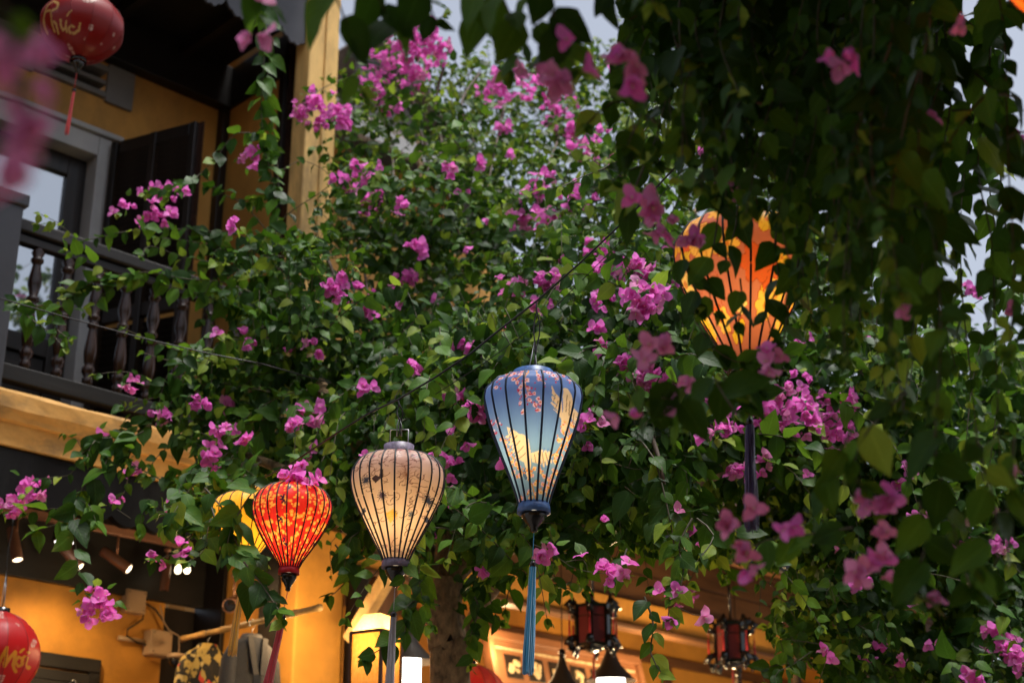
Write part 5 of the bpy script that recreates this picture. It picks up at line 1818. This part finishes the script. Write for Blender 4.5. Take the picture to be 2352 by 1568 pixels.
FL = [(970, 85, 50, 12), (930, 120, 60, 18), (880, 165, 40, 10), (1000, 120, 30, 8), (860, 190, 30, 7), (945, 190, 30, 8), (885, 240, 25, 5), (725, 250, 45, 16), (685, 255, 20, 4), (790, 265, 25, 7), (1150, 200, 40, 14),
      (1240, 195, 40, 12), (1290, 240, 25, 6), (1320, 300, 30, 9), (1340, 340, 30, 10), (1400, 365, 40, 10), (1415, 400, 20, 5), (1160, 300, 15, 3), (1270, 265, 20, 4), (578, 358, 32, 7), (540, 515, 15, 2),
      (380, 440, 38, 8), (345, 490, 28, 7), (290, 465, 15, 2), (270, 485, 10, 1), (385, 498, 15, 3), (820, 385, 15, 3), (790, 430, 22, 5), (845, 415, 20, 6), (855, 455, 25, 8), (1095, 380, 12, 2), (1250, 415, 25, 5),
      (1235, 450, 25, 7), (1185, 505, 28, 8), (1265, 510, 32, 11), (1330, 455, 25, 5), (1300, 430, 18, 3), (965, 575, 25, 5), (930, 640, 20, 6), (780, 660, 26, 9), (830, 690, 26, 7), (855, 720, 8, 1), (1180, 660, 30, 7),
      (1260, 655, 25, 6), (1240, 700, 20, 3), (1270, 600, 20, 4), (1380, 575, 30, 7), (1400, 620, 34, 9), (1455, 610, 28, 7), (1480, 680, 42, 13), (1385, 690, 20, 4), (1170, 760, 8, 1), (915, 700, 8, 1), (1365, 762, 20, 2),
      (1390, 805, 20, 4), (1455, 840, 25, 7), (1490, 870, 36, 11), (1095, 945, 20, 5), (700, 955, 28, 8), (688, 985, 15, 3), (845, 890, 10, 2), (960, 840, 20, 3), (565, 775, 14, 2), (500, 768, 8, 1), (570, 800, 8, 1),
      (295, 880, 16, 3), (335, 940, 8, 1), (222, 1000, 15, 2), (255, 1030, 10, 1), (312, 1075, 20, 3), (515, 993, 20, 5), (550, 1000, 10, 2), (490, 1042, 28, 5), (65, 1118, 32, 9), (28, 1160, 24, 5), (275, 1140, 8, 1),
      (248, 1163, 8, 1), (410, 1258, 12, 2), (355, 1280, 12, 2), (382, 1300, 8, 1), (218, 1388, 42, 13), (1025, 1080, 25, 4), (1040, 1140, 14, 2), (992, 1215, 14, 2), (1240, 1280, 14, 2), (1272, 1258, 10, 1), (1345, 1283, 12, 1),
      (1390, 1312, 20, 4), (1440, 1312, 14, 2), (1385, 1200, 8, 1), (1518, 1365, 10, 1), (1562, 1366, 10, 1), (1553, 1420, 10, 1), (1612, 1412, 10, 1), (1605, 1225, 14, 2), (1640, 920, 42, 13), (1665, 962, 36, 11), (1760, 942, 24, 6),
      (1840, 960, 38, 12), (1900, 985, 40, 11), (1925, 935, 40, 14), (1940, 1000, 20, 5), (1765, 1042, 10, 1), (1350, 1005, 12, 1), (1380, 960, 16, 2), (1695, 1085, 20, 4), (1735, 1072, 18, 3), (1855, 1090, 8, 1), (1810, 905, 34, 8),
      (1850, 780, 20, 2), (1840, 868, 20, 2), (1545, 1180, 8, 1), (2000, 1500, 15, 3), (1912, 1500, 12, 2), (2060, 1510, 12, 2), (2030, 1470, 12, 2), (2132, 1480, 15, 2), (2300, 1470, 40, 9), (2335, 1505, 36, 8),
      (2300, 1250, 20, 3), (1760, 1460, 4, 0), (2180, 1270, 15, 3), (2230, 1560, 20, 4), (1980, 1330, 12, 2), (1930, 1255, 8, 1), (2090, 1390, 10, 1), (1070, 430, 12, 2), (1160, 350, 10, 1), (910, 240, 10, 1), (1000, 690, 8, 1),
      (1430, 130, 30, 6), (1490, 170, 20, 3), (1060, 560, 8, 1), (1130, 500, 8, 1), (1350, 560, 14, 2), (1530, 590, 16, 3), (1560, 640, 20, 4), (2050, 690, 14, 2), (2090, 1080, 14, 2), (1880, 1170, 8, 1)]
for px, py, R_, n in FL:
    if n == 0: continue
    Y = depth(px, py) + min(0, bulge(px, py)) - .26
    if px < 480 and 350 < py < 1450: Y = depth(px, py) - .10
    if (px, py) == (218, 1388): Y = 6.45
    if 1215 < px < 1460 and 1250 < py < 1330: Y = 5.34
    if 1500 < px < 1630 and py > 1330: Y = 5.2
    k = mpp(px, py, Y)
    cluster(fb, lb, at(px, py, Y), R_ * k * 1.38, int(n * (2.2 if py < 320 else 1.8)), .043 if py < 800 else .041, age_p=.10 if px < 1000 else .22)
# flowers resting on the red lantern's shoulder
for px, py, R_, n in ((668, 1098, 18, 5), (712, 1108, 20, 5)):
    cluster(fb, lb, at(px, py, 5.82), R_ * mpp(px, py, 5.8), n, .05, .05, False)
emit(lb, VN, 'leaf'); emit(fb, VN, 'flower')
stm.build('twigs', M['twig'], VN)

# trunk and limbs
def limb(name, pts, r0, r1, n=14, bump=.10, mat='bark'):
    q = resample(pts, .035)
    m = len(q)
    d = nrm(np.gradient(q, axis=0))
    x = nrm(np.cross(d, np.array([.21, .93, .12]))); y = np.cross(d, x)
    V = []
    for i in range(m):
        r = r0 + (r1 - r0) * (i / (m - 1)) ** .8
        for k in range(n):
            a = 2 * PI * k / n
            b = 1 + bump * (math.sin(3 * a + i * .32) * .5 + math.sin(7 * a - i * .8 + 1) * .35 + math.sin(i * 1.7 + k * 2.3) * .35)
            V.append(q[i] + (x[i] * math.cos(a) + y[i] * math.sin(a)) * r * b)
    mb = MB()
    mb.add([tuple(v - np.array(VN.location)) for v in V], [(i * n + k, i * n + (k + 1) % n, (i + 1) * n + (k + 1) % n, (i + 1) * n + k) for i in range(m - 1) for k in range(n)], True)
    return mb.build(name, M[mat], VN)


g0 = at(1035, 1560, 7.0); g0 = np.array([g0[0] + .05, g0[1], 0])
limb('trunk', [g0, at(1040, 1560, 7.0) * np.array([1, 1, .5]), at(1035, 1560, 7.0), at(1030, 1480, 7.0), at(1015, 1400, 7.0), at(1020, 1330, 7.0)], .13, .085, 18, .14)
for pts, a, b in (([(1020, 1400), (1075, 1440), (1110, 1380), (1160, 1330)], .05, .02), ([(1020, 1335), (930, 1200), (800, 1000), (700, 800), (660, 640)], .07, .012), ([(1020, 1335), (1040, 1150), (1000, 900), (980, 600), (960, 300)], .07, .012),
                  ([(1020, 1335), (1200, 1150), (1350, 950), (1500, 700), (1600, 480)], .065, .012), ([(1100, 1270), (1350, 1200), (1600, 1100), (1850, 1050), (2100, 1100)], .05, .015), ([(1020, 1335), (850, 1250), (650, 1080), (450, 1020)], .05, .012)):
    ys = [depth(x_, y_) + .55 for x_, y_ in pts]; ys[0] = 7.0
    limb('branch', [at(x_, y_, Y_) for (x_, y_), Y_ in zip(pts, ys)], a, b, 10, .08)
for pts in ([(1020, 150), (1000, 240), (1015, 330), (1035, 460), (1060, 560)], [(935, 170), (960, 280), (985, 380), (940, 470)], [(1100, 170), (1060, 240), (1090, 330)], [(800, 400), (820, 520), (840, 640), (850, 720)], [(900, 340), (910, 460), (940, 560)],
            [(1160, 240), (1140, 330), (1120, 430)], [(740, 560), (770, 640), (800, 720)], [(1290, 300), (1260, 380), (1230, 480)], [(1470, 960), (1500, 1010), (1520, 1080), (1530, 1150)]):
    limb('stem', [at(x_, y_, depth(x_, y_) - .03) for x_, y_ in pts], .011, .006, 6, .1, 'thorn')

# ---- dark backlit vine hanging near the viewer, top and right
HV = thing('hanging_bougainvillea', 'dark backlit bougainvillea hanging in long strands from above, top and right', 'climbing plant', (1.6, 3.6, 4.6))
lb, fb, stm = Bag(), Bag(), Stems()


def low_end(px):
    return float(np.interp(px, [1400, 1450, 1500, 1560, 1620, 1700, 1790, 1850, 1900, 1960, 2050, 2150, 2250, 2360, 2460], [160, 300, 400, 470, 420, 440, 480, 660, 760, 820, 880, 1000, 1100, 1100, 1150]))


random.seed(77)
for k in range(116):
    px0 = random.uniform(1445, 2440)
    if random.random() < .45: px0 = random.choice([1520, 1600, 1690, 1800, 1885, 1960, 2040, 2120, 2300]) + random.gauss(0, 22)
    if px0 > 2170 and random.random() < .5: continue
    if px0 > 1930 and random.random() < .12: continue
    e = low_end(px0) + random.gauss(0, 45) - (random.random() ** 2) * 330
    Y0 = random.uniform(3.0, 4.15) if px0 < 1900 else random.uniform(2.7, 4.2)
    if 1560 < px0 < 1850: Y0 = random.uniform(3.0, 3.7)
    lean_ = random.gauss(-25, 60)
    ph_, am_ = random.uniform(0, 6.28), random.uniform(8, 34)
    pts = [at(px0 - lean_, -140, Y0 + .25)]
    n = max(3, int((e + 80) / 160))
    xx = px0
    for i in range(n):
        f = (i + 1) / n
        xx = px0 - lean_ * (1 - f) ** 1.5 + am_ * math.sin(ph_ + f * 6) + random.gauss(0, 10)
        pts.append(at(xx, -140 + (e + 140) * f, Y0 + .25 - .25 * f + random.gauss(0, .03)))
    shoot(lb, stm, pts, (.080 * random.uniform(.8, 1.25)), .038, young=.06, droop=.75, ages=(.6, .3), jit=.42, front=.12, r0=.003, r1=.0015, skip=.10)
for k in range(30):
    x, y = random.uniform(1440, 2380), random.uniform(-60, 500)
    y = min(y, low_end(x) - 60)
    Y0 = random.uniform(2.9, 3.9)
    dx = random.choice([-1, 1]) * random.uniform(60, 170)
    shoot(lb, stm, [at(x, y, Y0), at(x + dx * .5, y - random.uniform(-30, 40), Y0 - .05), at(x + dx, y + random.uniform(20, 120), Y0 - .08)], .08, .042, young=.06, droop=.7, ages=(.5, .4), jit=.4, front=.15, r0=.004, r1=.002)
# strands over the orange lantern
for pts, Y in (([(1640, 380), (1650, 480), (1640, 560), (1625, 640), (1640, 720)], 3.7), ([(1700, 380), (1690, 520), (1665, 600)], 3.65), ([(1800, 420), (1780, 560), (1790, 650), (1760, 720), (1790, 800)], 3.75),
               ([(1850, 500), (1830, 620), (1810, 700), (1800, 790)], 3.7), ([(1700, 640), (1705, 700), (1695, 740)], 3.7), ([(1600, 740), (1640, 800), (1690, 830), (1720, 830)], 3.7), ([(1560, 560), (1590, 640), (1610, 700)], 3.7),
               ([(1650, 860), (1690, 890), (1740, 900)], 3.6), ([(1660, 860), (1690, 900), (1705, 940)], 3.6)):
    shoot(lb, stm, [at(a, b, Y) for a, b in pts], .082, .05, young=.02, droop=.6, ages=(.7, .25), jit=.3, front=.2)
# larger leaves along the lower right edge and at the top, nearer the viewer
NEAR = [([(2080, 900), (2000, 980), (1960, 1060), (1980, 1120)], 2.9, .09), ([(1960, 980), (1900, 1090), (1880, 1150)], 3.0, .085), ([(2150, 960), (2150, 1060), (2180, 1160), (2200, 1260)], 2.9, .09), ([(2240, 980), (2260, 1080), (2290, 1180), (2250, 1300)], 2.8, .095),
        ([(2330, 1000), (2320, 1120), (2300, 1260), (2270, 1320)], 2.9, .09), ([(1960, 1210), (1900, 1220), (1830, 1230), (1760, 1240), (1700, 1270)], 3.3, .08), ([(2110, 1150), (2130, 1240), (2100, 1330), (2110, 1370)], 3.0, .09), ([(2200, 1250), (2220, 1320), (2230, 1350)], 3.0, .08),
        ([(1450, 860), (1480, 930), (1500, 960)], 3.1, .085), ([(1540, 850), (1560, 920), (1575, 970)], 3.1, .085), ([(1480, 380), (1440, 470), (1430, 430)], 3.3, .08), ([(1700, 960), (1640, 870), (1690, 900)], 3.2, .09),
        ([(750, -60), (790, 40), (815, 130), (830, 210)], 2.5, .092), ([(850, -60), (880, 20), (915, 60)], 2.55, .09), ([(940, -60), (985, 10), (1000, 50)], 2.55, .088), ([(1130, -60), (1170, 30), (1195, 90), (1165, 160)], 2.55, .09),
        ([(1240, -60), (1270, 30), (1300, 110), (1325, 160)], 2.55, .088), ([(1090, -60), (1110, 0), (1130, 60)], 2.6, .085), ([(1490, -60), (1500, 10)], 2.5, .088), ([(570, -60), (580, -10), (598, 30)], 2.6, .07), ([(1200, -60), (1230, 60), (1250, 130)], 2.6, .08), ([(1410, -60), (1400, -10)], 2.6, .08)]
for pts, Y, sz in NEAR:
    shoot(lb, stm, [at(a, b, Y + .05 * i) for i, (a, b) in enumerate(pts)], sz, .036 if pts[0][1] < 0 else .048, young=.06, droop=.7, ages=(.45, .45), jit=.3, front=.15)
NF = [(1480, 468, 40, 5), (1530, 520, 36, 4), (1580, 565, 36, 4), (1432, 948, 24, 2), (1548, 920, 22, 2), (1985, 1140, 20, 3), (2035, 1152, 24, 3), (1672, 1210, 24, 3), (1730, 1178, 10, 1), (1812, 1216, 16, 2), (1705, 1285, 30, 4), (2035, 1235, 16, 2),
      (1988, 1318, 26, 4), (2066, 1345, 18, 2), (2162, 1365, 16, 2), (2030, 1275, 12, 2), (1215, 150, 16, 2), (1285, 185, 22, 3), (1335, 165, 10, 1), (1440, 150, 34, 5), (1455, 185, 18, 2), (1310, 85, 14, 1), (1935, 140, 28, 4), (580, 85, 16, 2),
      (2140, 275, 15, 3), (1775, 828, 26, 4), (1590, 870, 20, 2), (1500, 800, 30, 4), (1660, 420, 20, 4), (1700, 440, 16, 3), (2060, 700, 12, 2), (2330, 330, 14, 2), (2320, 720, 16, 2), (585, 5, 14, 1), (2190, 60, 10, 1), (2260, 1180, 12, 2), (2320, 1090, 14, 2)]
for px, py, R_, n in NF:
    Y = 3.15 if py > 250 else 2.6
    if 1500 < px < 1800 and py < 900: Y = 3.4
    if px > 2200 and py < 800: Y = 3.6
    cluster(fb, lb, at(px, py, Y), R_ * mpp(px, py, Y), n, .036, .75, False)
emit(lb, HV, 'leaf'); emit(fb, HV, 'flower')
stm.build('twigs', M['twig'], HV)
ov = np.array([at(500, -260, 2.9), at(1000, -240, 3.0), at(1500, -230, 3.4), at(2000, -230, 3.7), at(2600, -260, 3.9)])
MB().tube([tuple(p - np.array(HV.location)) for p in resample(ov, .08)], .022, 10).build('branch', M['bark'], HV)

# ---- blurred spray right in front of the viewer, left edge
LV = thing('bougainvillea_spray', 'very blurred pink bougainvillea spray at the left edge, close to the viewer', 'flowers', tuple(at(-60, 60, 1.0)))
lb, fb, stm = Bag(), Bag(), Stems()
for px, py, R_, n, Y in ((105, 112, 16, 2, 1.1), (128, 222, 12, 1, 1.1), (60, 150, 22, 2, 1.05), (25, 200, 26, 2, 1.0), (35, 310, 22, 2, 1.05), (110, 215, 16, 1, 1.1), (55, 360, 16, 2, 1.05), (28, 400, 18, 2, 1.0), (-5, 130, 20, 2, 1.0), (75, 265, 10, 1, 1.05), (20, 440, 10, 1, 1.02)):
    cluster(fb, lb, at(px, py, Y), R_ * mpp(px, py, Y), n, .019, .95, False)
shoot(lb, stm, [at(-40, -60, 1.0), at(20, 40, 1.02), at(40, 160, 1.05), at(30, 300, 1.05), at(10, 420, 1.02)], .028, .02, young=0, droop=.6)
emit(lb, LV, 'leaf'); emit(fb, LV, 'flower'); stm.build('twigs', M['twig'], LV)
